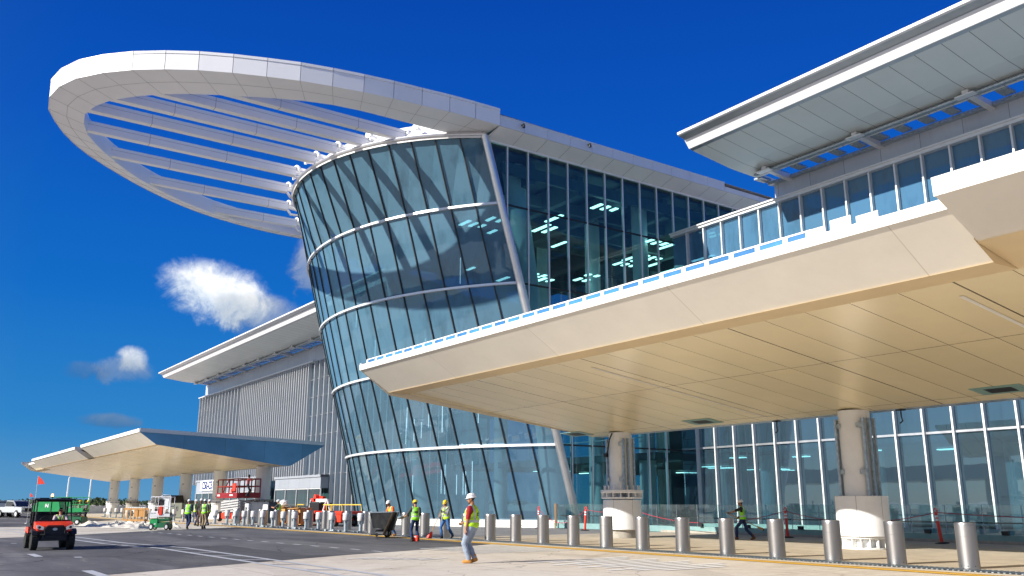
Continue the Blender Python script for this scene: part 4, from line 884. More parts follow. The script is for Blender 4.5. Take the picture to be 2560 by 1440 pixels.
bc = U('beacon', m_black, lambda b: b.lathe([(0.05, 1.93), (0.055, 1.97), (0.045, 1.98)], (0.05, -0.2, 0.03), 14), smooth=True)
b = MB(); b.lathe([(0.046, 2.01), (0.046, 2.09), (0.03, 2.115), (0, 2.12)], (0.05, -0.2, 0), 14); b.build('beacon_lens', m_beacon, bc, smooth=True)
U('cargo_bed', m_black, lambda b: (b.box(-0.66, 0.66, -1.75, -0.55, 0.66, 0.72), b.box(-0.68, -0.62, -1.75, -0.55, 0.66, 0.98), b.box(0.62, 0.68, -1.75, -0.55, 0.66, 0.98), b.box(-0.66, 0.66, -1.78, -1.72, 0.66, 0.98)))
def tyre(r, w, n=22):
    b = MB(); q = Euler((0, R(90), 0)).to_matrix()
    b.lathe([(r * 0.55, -w * 0.42), (r * 0.82, -w * 0.5), (r * 0.94, -w * 0.42), (r * 0.96, 0), (r * 0.94, w * 0.42), (r * 0.82, w * 0.5), (r * 0.55, w * 0.42)], n=n, rot=q)
    for i in range(20):
        a = 2 * math.pi * i / 20; rt = Euler((a, 0, 0)).to_matrix()
        for s in (-1, 1): b.obox(rt @ Vector((s * w * 0.26, 0.012 * s, r * 0.96)), (w * 0.36, r * 0.14, r * 0.09), rt)
    return b
for x, y in ((-0.64, 0.92), (0.64, 0.92), (-0.64, -1.02), (0.64, -1.02)):
    w = tyre(0.33, 0.25).build('wheel', m_rubber, uv); w.location = (x, y, 0.33)
    b = MB(); q = Euler((0, R(90), 0)).to_matrix(); s = 1 if x > 0 else -1; b.lathe([(0.185, -0.09), (0.18, 0.08), (0.07, 0.09), (0.0, 0.1)] if s > 0 else [(0.0, -0.1), (0.07, -0.09), (0.18, -0.08), (0.185, 0.09)], n=18, rot=q); b.build('rim', m_galv, w, smooth=True)
# safety flag whip beside the buggy
def flagpole(label, loc, h, fs):
    t = thing('safety_flag', label, 'flag', loc); b = MB(); b.lathe([(0.01, 0), (0.008, h)], n=6); b.lathe([(0.12, 0.0), (0.12, 0.05), (0.02, 0.06)], n=10); b.build('whip', m_whiteplain, t)
    b = MB(); b.add([(0, 0, h), (0.0, 0, h - fs), (0.5 * fs, 0.75 * fs, h - fs * 0.95), (0.3 * fs, 0.45 * fs, h - fs * 0.45), (0.004, 0.0, h), (0.004, 0.0, h - fs), (0.5 * fs, 0.74 * fs, h - fs * 0.95), (0.3 * fs, 0.44 * fs, h - fs * 0.45)], [(0, 1, 2, 3), (4, 7, 6, 5)]); b.build('pennant', m_delin, t); return t
flagpole('red pennant on a tall white whip pole above the orange buggy', (-47.1, 6.02, 0.004), 2.78, 0.40)
flagpole('small distant red pennant on a short whip by the parked trucks', (-78.5, 9.64, 0.004), 2.3, 0.30)
# ------------------------------------------------------------ waste cart
wc = thing('waste_cart', 'black tilt waste cart with a brown board on it at the kerb', 'cart', (-37.75, 19.35, 0.012), R(55)); wc.scale = (0.62, 0.8, 1)
b = MB(); b.add([(-0.75, -0.45, 0.42), (0.65, -0.42, 0.30), (0.65, 0.42, 0.30), (-0.75, 0.45, 0.42), (-1.05, -0.5, 1.10), (1.0, -0.5, 1.12), (1.0, 0.5, 1.12), (-1.05, 0.5, 1.10)], [(0, 3, 2, 1), (0, 1, 5, 4), (1, 2, 6, 5), (2, 3, 7, 6), (3, 0, 4, 7)]); b.build('tub', M('scuffed_black_plastic', (0.03, 0.03, 0.032), 0.5, 0, 0.9, 3, 0.2, 18), wc)
b = MB(); b.tube([(-1.05, -0.5, 1.1), (1.0, -0.5, 1.12), (1.0, 0.5, 1.12), (-1.05, 0.5, 1.1), (-1.05, -0.5, 1.1)], 0.03, 8); b.tube([(-1.0, -0.52, 1.05), (-1.12, -0.53, 0.8), (-0.85, -0.5, 0.45)], 0.02, 6); b.tube([(-1.0, 0.52, 1.05), (-1.12, 0.53, 0.8), (-0.85, 0.5, 0.45)], 0.02, 6); b.build('rim_tube', m_galv, wc, smooth=True)
b = MB(); b.box(-0.6, 0.5, -0.3, 0.3, 0.24, 0.34); b.build('axle_frame', m_black, wc)
for y in (-0.46, 0.46):
    b = MB(); b.lathe([(0.10, -0.05), (0.19, -0.05), (0.2, 0), (0.19, 0.05), (0.10, 0.05)], (0.25, y, 0.195), 18, rot=Euler((R(90), 0, 0)).to_matrix()); w = b.build('wheel', m_rubber, wc, smooth=True)
    b = MB(); b.lathe([(0, -0.052), (0.1, -0.05), (0.1, 0.05), (0, 0.052)], (0.25, y, 0.195), 14, rot=Euler((R(90), 0, 0)).to_matrix()); b.build('rim', m_alul, w, smooth=True)
b = MB(); b.lathe([(0.0, -0.03), (0.09, -0.03), (0.09, 0.03), (0.0, 0.03)], (-0.55, 0, 0.10), 14, rot=Euler((R(90), 0, 0)).to_matrix()); b.build('castor', m_rubber, wc, smooth=True)
bd = thing('brown_board', 'dark brown board leaning against the end of the black waste cart', 'board', (-37.12, 19.0, 0.012), R(55))
b = MB(); b.add([(-0.02, -0.5, 0.12), (0.03, -0.5, 0.12), (0.03, 0.45, 0.12), (-0.02, 0.45, 0.12), (0.42, -0.52, 1.14), (0.47, -0.52, 1.14), (0.47, 0.5, 1.14), (0.42, 0.5, 1.14)], [(0, 1, 2, 3), (4, 7, 6, 5), (0, 4, 5, 1), (1, 5, 6, 2), (2, 6, 7, 3), (3, 7, 4, 0)]); b.build('sheet', M('brown_sheet', (0.06, 0.045, 0.025), 0.5, 0, 0.2, 2), bd)
b = MB(); b.box(-0.6, -0.02, -0.42, 0.4, 0.12, 0.14); b.build('ledge', m_black, bd)
rb = thing('red_dustpan_box', 'small red tool box on the asphalt at the feet of a yellow helmeted worker', 'box', (-33.05, 18.36, 0.004), R(40)); rb.scale = (0.8, 0.8, 0.65)
b = MB(); b.box(-0.21, 0.21, -0.14, 0.14, 0, 0.36); b.build('body', m_redb, rb, bevel=0.03); b = MB(); b.box(-0.12, 0.12, -0.15, -0.141, 0.26, 0.31); b.build('sticker', m_paper, rb); b = MB(); b.tube([(-0.12, 0, 0.36), (-0.1, 0, 0.42), (0.1, 0, 0.42), (0.12, 0, 0.36)], 0.015, 6); b.build('handle', m_black, rb)
# ------------------------------------------------------------ crumpled plastic sheeting
b = MB(); nx, ny = 64, 26; rr = np.random.RandomState(5)
hgt = np.zeros((nx + 1, ny + 1))
for _ in range(120):
    cx, cy, s, a = rr.uniform(2, nx - 2), rr.uniform(2, ny - 2), rr.uniform(1.0, 3.4), rr.uniform(0.08, 0.34); gx, gy = np.meshgrid(np.arange(nx + 1), np.arange(ny + 1), indexing='ij')
    th = rr.uniform(0, 3.14); u = (gx - cx) * math.cos(th) + (gy - cy) * math.sin(th); v = -(gx - cx) * math.sin(th) + (gy - cy) * math.cos(th)
    hgt = np.maximum(hgt, a * np.clip(1 - np.abs(u) / s - np.abs(v) / (s * 2.2), 0, 1) * 1.6)
hgt += rr.uniform(0, 0.06, hgt.shape); ex = np.minimum(np.arange(nx + 1), nx - np.arange(nx + 1))[:, None] / 8.0; ey = np.minimum(np.arange(ny + 1), ny - np.arange(ny + 1))[None, :] / 4.0
hgt *= np.clip(np.minimum(ex, ey), 0.02, 1)
vs = [(-69.5 + 13.5 * i / nx + rr.uniform(-.06, .06) + (j / ny) * -1.5, 11.6 + 0.02 * i + 3.2 * j / ny + rr.uniform(-.05, .05) - 0.6 * math.sin(i * 0.23) * (1 if j < ny / 2 else -0.3), 0.012 + hgt[i, j] * 0.75) for i in range(nx + 1) for j in range(ny + 1)]
b.add(vs, [(i * (ny + 1) + j, (i + 1) * (ny + 1) + j, (i + 1) * (ny + 1) + j + 1, i * (ny + 1) + j + 1) for i in range(nx) for j in range(ny)])
tag(b.build('crumpled_sheeting', m_tarp), 'heap of crumpled dusty plastic sheeting lying on the pale paving', 'plastic sheet')
# ------------------------------------------------------------ lifts and site clutter
def part(root, name, mat, fn, **k):
    b = MB(); fn(b); return b.build(name, mat, root, **k)
def wheel_at(root, x, y, r, w, axis_x=True, rim=None):
    q = Euler((0, R(90), 0)).to_matrix() if axis_x else Euler((R(90), 0, 0)).to_matrix()
    o = part(root, 'wheel', m_rubber, lambda b: b.lathe([(r * 0.5, -w / 2), (r * 0.9, -w / 2), (r, -w / 4), (r, w / 4), (r * 0.9, w / 2), (r * 0.5, w / 2)], n=20, rot=q), smooth=True); o.location = (x, y, r)
    part(o, 'rim', rim or m_alul, lambda b: b.lathe([(0, -w / 2 - 0.005), (r * 0.55, -w / 2), (r * 0.55, w / 2), (0, w / 2 + 0.005)], n=16, rot=q), smooth=True)
# small green scissor lift on the asphalt
gl = thing('green_scissor_lift', 'small green scissor lift with white rails and a red canister on the asphalt', 'scissor lift', (-55.2, 13.7, 0.004), R(58)); gl.scale = (0.64, 0.85, 1)
part(gl, 'base', m_green, lambda b: (b.box(-0.75, -0.05, -0.42, 0.42, 0.16, 0.60), b.box(-0.70, -0.1, -0.36, 0.36, 0.58, 0.66)), bevel=0.03)
part(gl, 'chassis', m_greend, lambda b: (b.box(-0.05, 0.95, -0.42, 0.42, 0.14, 0.40), b.box(0.0, 0.95, -0.40, 0.40, 0.56, 0.66), b.box(0.0, 0.95, -0.38, 0.38, 0.70, 0.76)))
part(gl, 'scissor_arm', m_greend, lambda b: [b.beam((0.0, y, 0.40 + 0.1 * k), (0.95, y, 0.46 + 0.1 * k), 0.05, 0.07) for y in (-0.34, 0.34) for k in range(3)])
part(gl, 'control_box', m_paper, lambda b: b.box(-0.78, -0.12, -0.44, -0.30, 0.70, 1.08))
part(gl, 'decal', m_ink, lambda b: [b.box(-0.7 + 0.13 * i, -0.63 + 0.13 * i, -0.446, -0.44, 0.92, 0.99) for i in range(4)])
part(gl, 'decal', m_paper, lambda b: [b.box(-0.50, -0.38, -0.428, -0.42, 0.28, 0.36), b.box(-0.3, -0.22, -0.428, -0.42, 0.32, 0.4)])
part(gl, 'platform', m_alul, lambda b: (b.box(-0.8, 1.0, -0.45, 0.45, 0.76, 0.82), b.box(-0.8, 1.0, -0.45, -0.42, 0.82, 0.94), b.box(-0.8, 1.0, 0.42, 0.45, 0.82, 0.94)))
part(gl, 'guard_rail', m_paper, lambda b: ([b.tube([(x, y, 0.8), (x, y, 1.9)], 0.028, 8) for x in (-0.78, -0.1, 0.45, 0.98) for y in (-0.43, 0.43)], [b.tube([(-0.78, y, z), (0.98, y, z)], 0.026, 8) for y in (-0.43, 0.43) for z in (1.35, 1.88)], [b.tube([(x, -0.43, z), (x, 0.43, z)], 0.026, 8) for x in (-0.78, 0.98) for z in (1.35, 1.88)], b.tube([(0.05, -0.43, 1.9), (0.3, -0.43, 2.0), (0.9, -0.43, 1.98), (0.98, -0.43, 1.7)], 0.02, 6)), smooth=True)
part(gl, 'red_canister', m_redb, lambda b: (b.box(0.02, 0.32, -0.5, -0.24, 0.84, 1.34), b.box(0.1, 0.24, -0.45, -0.3, 1.34, 1.4)), bevel=0.03)
part(gl, 'tool_clutter', m_black, lambda b: (b.box(-0.5, -0.2, -0.2, 0.2, 0.82, 1.2), b.box(-0.4, 0.1, 0.1, 0.35, 1.4, 1.75), b.tube([(-0.6, 0, 1.8), (-0.3, 0.1, 1.3), (-0.4, -.1, .9)], 0.03, 6), b.box(0.5, 0.9, -0.3, 0.3, 0.82, 1.0), b.tube([(-0.1, -0.4, 1.85), (-0.55, -0.35, 1.4)], 0.02, 6)))
for x in (-0.58, 0.78):
    for y in (-0.42, 0.42): wheel_at(gl, x, y, 0.2, 0.12, False)
# timber dolly
dy = thing('timber_dolly', 'raw timber trolley frame on castors between the sheeting and the bollard cores', 'trolley', (-74.8, 16.7, 0.004), R(50)); dy.scale = (0.45, 0.6, 1)
part(dy, 'deck', m_wood, lambda b: (b.box(-1.9, 1.9, -0.5, 0.5, 0.16, 0.30),))
part(dy, 'frame_post', m_wood, lambda b: [b.box(x - 0.07, x + 0.07, y - 0.05, y + 0.05, 0.30, 1.12) for x in (-1.85, -0.6, 0.6, 1.85) for y in (-0.45, 0.45)])
part(dy, 'top_rail', m_wood, lambda b: (b.box(-1.92, 1.92, -0.5, -0.42, 1.02, 1.16), b.box(-1.92, 1.92, 0.42, 0.5, 1.02, 1.16), b.box(0.0, 1.9, -0.44, -0.40, 0.5, 1.05)))
for x in (-1.6, 0.0, 1.6):
    for y in (-0.4, 0.4): part(dy, 'castor', m_rubber, lambda b: b.lathe([(0, -0.04), (0.09, -0.04), (0.09, 0.04), (0, 0.04)], (x, y, 0.085), 12, rot=Euler((R(90), 0, 0)).to_matrix()))
# red scissor lift, raised a little
rs = thing('red_scissor_lift', 'dark red scissor lift half raised behind the kerb, with a worker in its basket', 'scissor lift', (-76.4, 25.2, 0.006), R(0)); rs.scale = (0.78, 1, 1)
part(rs, 'chassis', m_redb, lambda b: (b.box(-3.2, 3.2, -0.85, 0.85, 0.25, 0.72), b.box(-1.2, 1.2, -0.95, -0.85, 0.3, 0.8)), bevel=0.04)
for x in (-2.5, 2.5):
    for y in (-0.85, 0.85): wheel_at(rs, x, y, 0.42, 0.3, False, m_paper)
part(rs, 'scissor_arm', M('pale_grey_steel', (0.55, 0.56, 0.57), 0.45, 0.3, 0.1, 3), lambda b: [b.beam((-2.9 * s, y, 0.75 + 0.21 * k), (2.9 * s, y, 0.95 + 0.21 * k), 0.08, 0.13) for k in range(5) for s, y in ((1, -0.7), (-1, -0.56), (1, 0.7), (-1, 0.56))])
part(rs, 'platform', m_red, lambda b: (b.box(-3.6, 3.3, -0.95, 0.95, 1.95, 2.06), b.box(-3.6, 3.3, -1.0, -0.93, 1.95, 2.38), b.box(-3.6, 3.3, 0.93, 1.0, 1.95, 2.38), b.box(-3.65, -3.58, -1, 1, 1.95, 2.38), b.box(3.28, 3.35, -1, 1, 1.95, 2.38)))
part(rs, 'guard_rail', m_red, lambda b: ([b.tube([(x, y, 2.3), (x, y, 3.5)], 0.055, 8) for x in (-3.55, -1.9, 0.4, 1.6, 3.25) for y in (-0.95, 0.95)], [b.tube([(-3.55, y, z), (3.25, y, z)], 0.05, 8) for y in (-0.95, 0.95) for z in (2.9, 3.5)], [b.tube([(x, -0.95, z), (x, 0.95, z)], 0.05, 8) for x in (-3.55, 3.25) for z in (2.9, 3.5)], b.tube([(-1.9, -0.95, 2.3), (0.4, -0.95, 3.5)], 0.05, 8)), smooth=True)
part(rs, 'lettering_panel', m_paper, lambda b: ([b.box(-3.3 + 0.22 * i, -3.16 + 0.22 * i, -1.008, -1.0, 2.1, 2.26) for i in range(4)], [b.box(0.9 + 0.18 * i, 1.04 + 0.18 * i, -1.008, -1.0, 2.12, 2.25) for i in range(6)]))
part(rs, 'control_gear', m_redb, lambda b: (b.box(2.0, 2.9, -1.06, -0.98, 2.5, 3.15), b.box(1.0, 1.5, -0.95, -0.6, 2.4, 2.7)))
# charcoal switch cabinet with a paper notice, and its small sign box
cb = thing('switch_cabinet', 'charcoal grey steel cabinet with a paper notice standing before the far canopy column', 'cabinet', (-69.6, 25.3, 0.005), R(0))
part(cb, 'body', m_cab, lambda b: (b.box(-2.0, 2.0, -0.6, 0.6, 0.1, 1.55), b.box(-2.05, 2.05, -0.65, 0.65, 1.55, 1.62), b.box(-1.9, 1.9, -0.5, 0.5, 0, 0.1)), bevel=0.02)
part(cb, 'notice', m_paper, lambda b: b.box(0.75, 1.75, -0.615, -0.605, 0.95, 1.42)); part(cb, 'notice_print', m_ink, lambda b: [b.box(0.85, 1.5 - 0.1 * (i % 3), -0.622, -0.616, 1.03 + 0.07 * i, 1.05 + 0.07 * i) for i in range(5)])
sb = thing('label_box', 'pale grey box marked BK beside the charcoal cabinet', 'box', (-72.1, 24.7, 0.005), 0)
part(sb, 'body', m_alul, lambda b: b.box(-0.42, 0.42, -0.2, 0.2, 0, 1.5), bevel=0.02); text('BK', 0.42, m_ink, sb, (0, -0.21, 1.05), (R(90), 0, 0), bold=0.01)
# olive cabinet marked ISO behind the group of workers
oc_ = thing('olive_cabinet', 'olive grey cabinet marked ISO beyond the group of workers', 'cabinet', (-97.4, 26.2, 0.005), R(0))
part(oc_, 'body', m_olive, lambda b: (b.box(-1.9, 2.3, -0.6, 0.6, 0.1, 1.55), b.box(-1.8, 2.2, -0.5, 0.5, 0, 0.1)), bevel=0.02); text('ISO', 0.62, m_ink, oc_, (0.6, -0.61, 0.95), (R(90), 0, 0), bold=0.015)
# tall white machine cover
kc = thing('white_machine_cabinet', 'tall white cabinet with slanted dark top left of the workers beneath the far canopy', 'cabinet', (-104.4, 27.0, 0.0), R(0))
part(kc, 'body', m_para, lambda b: (b.prism([(-1.9, 0), (1.9, 0), (1.9, 1.15), (-1.9, 1.15)], 1, -0.6, 0.6), b.prism([(-1.7, 1.2), (1.9, 1.2), (2.0, 1.3), (1.6, 2.35), (-1.3, 2.3)], 1, -0.6, 0.6)))
part(kc, 'dark_top', m_black, lambda b: b.prism([(-1.5, 2.33), (1.7, 2.38), (2.35, 1.4), (2.1, 1.3), (1.55, 2.3), (-1.4, 2.25)], 1, -0.7, 0.7))
# cardboard stack on a pallet trolley
bxs = [(-62.9, 24.2, 0.16, 1.5, 0.62), (-61.2, 24.4, 0.16, 1.4, 0.8), (-59.6, 24.3, 0.16, 1.3, 0.7), (-62.6, 24.25, 0.79, 1.2, 0.5), (-60.8, 24.35, 0.97, 1.5, 0.22), (-59.4, 24.2, 0.87, 1.0, 0.36)]
bl = ['large cardboard box at the left end of the pallet trolley', 'tall cardboard box in the middle of the pallet trolley', 'cardboard box at the right end of the pallet trolley', 'open cardboard box on top of the left end of the stack', 'flat cardboard box on top of the middle of the stack', 'small cardboard box on top of the right end of the stack']
pt = thing('pallet_trolley', 'low timber pallet trolley under the stack of cardboard boxes', 'trolley', (-61.2, 24.3, 0.005))
part(pt, 'deck', m_wood, lambda b: b.box(-2.6, 2.6, -0.6, 0.6, 0.10, 0.155)); part(pt, 'castor', m_rubber, lambda b: [b.box(x - 0.1, x + 0.1, y - 0.06, y + 0.06, 0, 0.1) for x in (-2, 2) for y in (-0.4, 0.4)])
for (x, y, z, w, h), lab in zip(bxs, bl):
    t = thing('cardboard_box', lab, 'box', (x, y, z + 0.005), random.uniform(-.15, .15), 'cardboard boxes on the pallet trolley')
    part(t, 'carton', m_card, lambda b: b.box(-w / 2, w / 2, -0.42, 0.42, 0, h)); part(t, 'tape_strip', m_paper, lambda b: b.box(-w / 2 - 0.003, w / 2 + 0.003, -0.05, 0.05, h - 0.1, h + 0.004))
    part(t, 'flap', m_card, lambda b: b.add([(-w / 2, -0.42, h), (w / 2, -0.42, h), (w / 2, -0.62, h - 0.05), (-w / 2, -0.62, h - 0.05), (-w / 2, -0.42, h - .01), (w / 2, -0.42, h - .01), (w / 2, -0.62, h - 0.06), (-w / 2, -0.62, h - 0.06)], [(0, 1, 2, 3), (4, 7, 6, 5), (3, 2, 6, 7)]))
pb = thing('plastic_bag', 'crumpled pale plastic wrapping lying on the cardboard boxes', 'plastic bag', (-63.2, 24.2, 1.30))
b = MB(); rr = np.random.RandomState(2); n = 12
vs = [(0.45 * math.cos(6.283 * j / n) * math.sin(3.14 * i / 7) * rr.uniform(.7, 1.2), 0.35 * math.sin(6.283 * j / n) * math.sin(3.14 * i / 7) * rr.uniform(.7, 1.2), 0.24 - 0.24 * math.cos(3.14 * i / 7) * rr.uniform(.8, 1.1)) for i in range(8) for j in range(n)]
b.add(vs, [(i * n + j, i * n + (j + 1) % n, (i + 1) * n + (j + 1) % n, (i + 1) * n + j) for i in range(7) for j in range(n)]); b.build('wrapping', m_cap, pb)
# orange boom lift lowered behind the bollards
bm_ = thing('orange_boom_lift', 'bright orange towable lift with folded boom and yellow basket rails before the glass', 'boom lift', (-58.9, 26.0, 0.005), R(0)); bm_.scale = (0.92, 1, 1)
part(bm_, 'platform', m_redb, lambda b: (b.box(-3.6, 3.8, -0.8, 0.8, 0.82, 1.0), b.box(-3.4, -1.9, -0.75, 0.75, 0.25, 0.8), b.box(0.4, 3.6, -0.75, -0.6, 0.3, 0.8), b.box(-0.8, 0.2, -0.7, 0.7, 0.3, 0.9)), bevel=0.03)
part(bm_, 'engine', m_black, lambda b: (b.box(-2.9, -1.1, -0.5, 0.5, 1.0, 1.55), b.box(-3.2, 3.4, -0.4, 0.4, 0.22, 0.4)))
part(bm_, 'boom', m_redb, lambda b: (b.beam((-3.4, -0.1, 1.75), (-0.6, -0.1, 1.70), 0.3, 0.22), b.beam((-3.2, 0.15, 1.95), (-1.8, 0.15, 1.9), 0.25, 0.2), b.lathe([(0.0, -0.15), (0.25, -0.15), (0.25, 0.15), (0, 0.15)], (-2.6, -0.1, 1.9), 14, rot=Euler((R(90), 0, 0)).to_matrix())))
part(bm_, 'boom_sleeve', m_paper, lambda b: b.beam((-2.1, -0.28, 1.72), (0.0, -0.28, 1.72), 0.12, 0.2))
part(bm_, 'a_frame', m_alul, lambda b: (b.beam((-3.2, -0.4, 0.95), (-2.9, -0.4, 1.75), 0.1, 0.1), b.beam((-0.5, -0.4, 0.95), (0.15, -0.4, 1.75), 0.12, 0.12), b.beam((0.9, -0.4, 0.95), (0.2, -0.4, 1.75), 0.1, 0.1)))
part(bm_, 'basket_rail', m_yellow, lambda b: ([b.tube([(-4.8, y, 0.95), (-4.8, y, 1.42), (-3.5, y, 1.42)], 0.035, 8) for y in (-0.7,)], b.tube([(0.3, -0.7, 1.42), (3.6, -0.7, 1.42), (3.75, -0.7, 0.9)], 0.035, 8), b.tube([(0.3, 0.7, 1.42), (3.6, 0.7, 1.42), (3.75, 0.7, 0.9)], 0.035, 8), [b.tube([(x, -0.7, 0.9), (x, -0.7, 1.42)], 0.03, 6) for x in (0.9, 1.7, 1.9)]), smooth=True)
for x in (-2.6, 2.6):
    for y in (-0.7, 0.7): wheel_at(bm_, x, y, 0.36, 0.25, False, m_redb)
# ------------------------------------------------------------ far left: trucks, lifts, hoarding, poles, trees
def pickup(label, loc, rz, paint):
    t = thing('pickup_truck', label, 'pickup truck', loc, rz, 'pickup trucks parked at the far left')
    part(t, 'body', paint, lambda b: (b.prism([(2.75, 0.55), (2.8, 0.85), (2.7, 1.08), (1.2, 1.16), (-2.8, 1.12), (-2.85, 0.55)], 0, -0.95, 0.95), b.prism([(1.3, 1.14), (0.55, 1.78), (-0.95, 1.82), (-1.15, 1.12)], 0, -0.82, 0.82)), bevel=0.05)
    part(t, 'window', g_car, lambda b: (b.add([(-0.74, 1.26, 1.2), (0.74, 1.26, 1.2), (0.7, 0.66, 1.74), (-0.7, 0.66, 1.74)], [(0, 1, 2, 3)]), [b.add([(s * 0.835, 1.1, 1.2), (s * 0.835, 0.5, 1.7), (s * 0.835, -0.9, 1.74), (s * 0.835, -1.0, 1.2)], [(0, 1, 2, 3)]) for s in (-1, 1)], b.add([(-0.7, -1.10, 1.2), (0.7, -1.10, 1.2), (0.68, -0.99, 1.74), (-0.68, -0.99, 1.74)], [(0, 1, 2, 3)])))
    for s in (-1, 1):
        part(t, 'headlight', m_lens, lambda b: b.box(s * 0.62, s * 0.92, 2.74, 2.82, 0.82, 1.0)); part(t, 'tail_light', m_redlamp, lambda b: b.box(s * 0.80, s * 0.96, -2.88, -2.8, 0.75, 1.08))
        part(t, 'side_mirror', m_black, lambda b: b.box(s * 0.95, s * 1.15, 1.0, 1.1, 1.2, 1.4))
    part(t, 'bumper', m_alu, lambda b: (b.box(-0.95, 0.95, 2.76, 2.9, 0.45, 0.62), b.box(-0.95, 0.95, -3.0, -2.84, 0.45, 0.62))); part(t, 'grille', m_black, lambda b: b.box(-0.58, 0.58, 2.77, 2.83, 0.66, 1.0))
    for x in (-0.88, 0.88):
        for y in (-1.75, 1.75): wheel_at(t, x, y, 0.41, 0.28)
    return t
pickup('silver pickup truck facing the camera, parked behind the orange buggy', (-112.0, 12.7, 0.004), R(-70), m_silver)
pickup('grey pickup truck seen from its tail between the silver truck and the picture edge', (-118.6, 12.4, 0.004), R(70), m_greycar)
pickup('pickup truck cut by the left edge of the photo, behind the grey one', (-124, 12.0, 0.004), R(75), m_silver)
def green_lift(label, loc, rz, h, sc_):
    t = thing('green_lift', label, 'scissor lift', loc, rz, 'green lifts behind the orange buggy'); t.scale = (sc_,) * 3
    part(t, 'chassis', m_greend, lambda b: b.box(-1.2, 1.2, -0.5, 0.5, 0.2, 0.6), bevel=0.03); part(t, 'scissor_arm', m_black, lambda b: [b.beam((-1.1 * s, y, 0.65 + 0.14 * k), (1.1 * s, y, 0.72 + 0.14 * k), 0.05, 0.08) for k in range(4) for s, y in ((1, -.4), (-1, .4))])
    part(t, 'platform', m_green, lambda b: (b.box(-1.25, 1.25, -0.5, 0.5, h, h + 0.1), b.box(-1.25, 1.25, -0.52, -0.5, h, h + 0.3), b.box(-0.9, 0.2, -0.53, -0.4, h + 0.4, h + 1.0)))
    part(t, 'guard_rail', m_green, lambda b: ([b.tube([(x, y, h), (x, y, h + 1.1)], 0.03, 6) for x in (-1.2, 0, 1.2) for y in (-.5, .5)], [b.tube([(-1.2, y, z), (1.2, y, z)], 0.03, 6) for y in (-.5, .5) for z in (h + 0.55, h + 1.1)]), smooth=True)
    for x in (-0.9, 0.9):
        for y in (-0.5, 0.5): wheel_at(t, x, y, 0.22, 0.14, False)
    return t
green_lift('green scissor lift with two workers right behind the orange buggy', (-88.3, 13.8, 0.004), R(55), 0.85, 0.85)
green_lift('green lift glimpsed through the cab of the orange buggy', (-72.5, 11.6, 0.004), R(55), 0.95, 0.95)
gt = thing('green_tank_trailer', 'bulky green tank trailer with a white emblem behind the orange buggy cab', 'trailer', (-66.6, 9.5, 0.004), R(55)); gt.scale = (0.62, 0.8, 0.9)
part(gt, 'tank', m_green, lambda b: b.prism([(-1.5, 0.75), (1.3, 0.75), (1.5, 1.0), (1.2, 1.85), (-1.0, 1.9), (-1.6, 1.5)], 1, -0.6, 0.6), bevel=0.06); part(gt, 'emblem', m_paper, lambda b: (b.beam((-0.2, -0.61, 1.4), (-0.2, -0.61, 1.65), 0.01, 0.09), b.beam((-0.2, -0.61, 1.65), (0.08, -0.61, 1.4), 0.01, 0.09), b.beam((0.08, -0.61, 1.4), (0.08, -0.61, 1.65), 0.01, 0.09)))
part(gt, 'frame', m_black, lambda b: b.box(-1.6, 1.7, -0.5, 0.5, 0.45, 0.75))
for y in (-0.6, 0.6): wheel_at(gt, 0, y, 0.36, 0.2, False)
hd = thing('site_hoarding', 'long pale site hoarding in the distance under the far canopy', 'fence', (0, 0, 0))
for i in range(14):
    x, y = -150, 24 + 2.6 * i
    part(hd, 'panel', m_para, lambda b: b.box(-150.05, -149.95, y, y + 2.55, 0, 1.15)); part(hd, 'post', m_galv, lambda b: b.box(-150.1, -149.9, y - 0.05, y + 0.02, 0, 1.3))
br = thing('striped_barrier', 'long grey and white striped barrier beneath the far canopy columns', 'barrier', (-113.5, 25.5, 0), R(0))
part(br, 'board', m_para, lambda b: b.box(-4.4, 4.2, -0.12, 0.12, 0.62, 1.1)); part(br, 'stripe', m_ink, lambda b: [b.prism([(-4.2 + 1.1 * i, 0.64), (-4.1 + 1.1 * i, 0.64), (-3.7 + 1.1 * i, 1.08), (-3.8 + 1.1 * i, 1.08)], 1, -0.135, -0.121) for i in range(8)]); part(br, 'foot', m_conc, lambda b: [b.box(x - 0.3, x + 0.3, -0.4, 0.4, 0, 0.62) for x in (-3.5, 0, 3.5)])
for lab, loc, h, tl in (('thin pale lamp post just right of the orange buggy roof, left one of two', (-150, 23.4, 0), 5.2, 0.0), ('thin pale lamp post left of the far canopy columns, right one of two', (-150, 26.5, 0), 5.2, 0.0)):
    t = thing('lamp_post', lab, 'lamp post', loc); part(t, 'pole', m_alul, lambda b: b.tube([(0, 0, 0), (0, 0, h), (0.0, 0.1, h + 0.2), (0, 0.6, h + 0.3)], [0.14, 0.09, 0.08, 0.06], 8), smooth=True); part(t, 'lamp_head', m_galv, lambda b: b.box(-0.15, 0.15, 0.5, 1.0, h + 0.22, h + 0.34)); part(t, 'base_plate', m_galv, lambda b: b.lathe([(0.25, 0), (0.25, 0.1), (0.15, 0.12)], n=10))
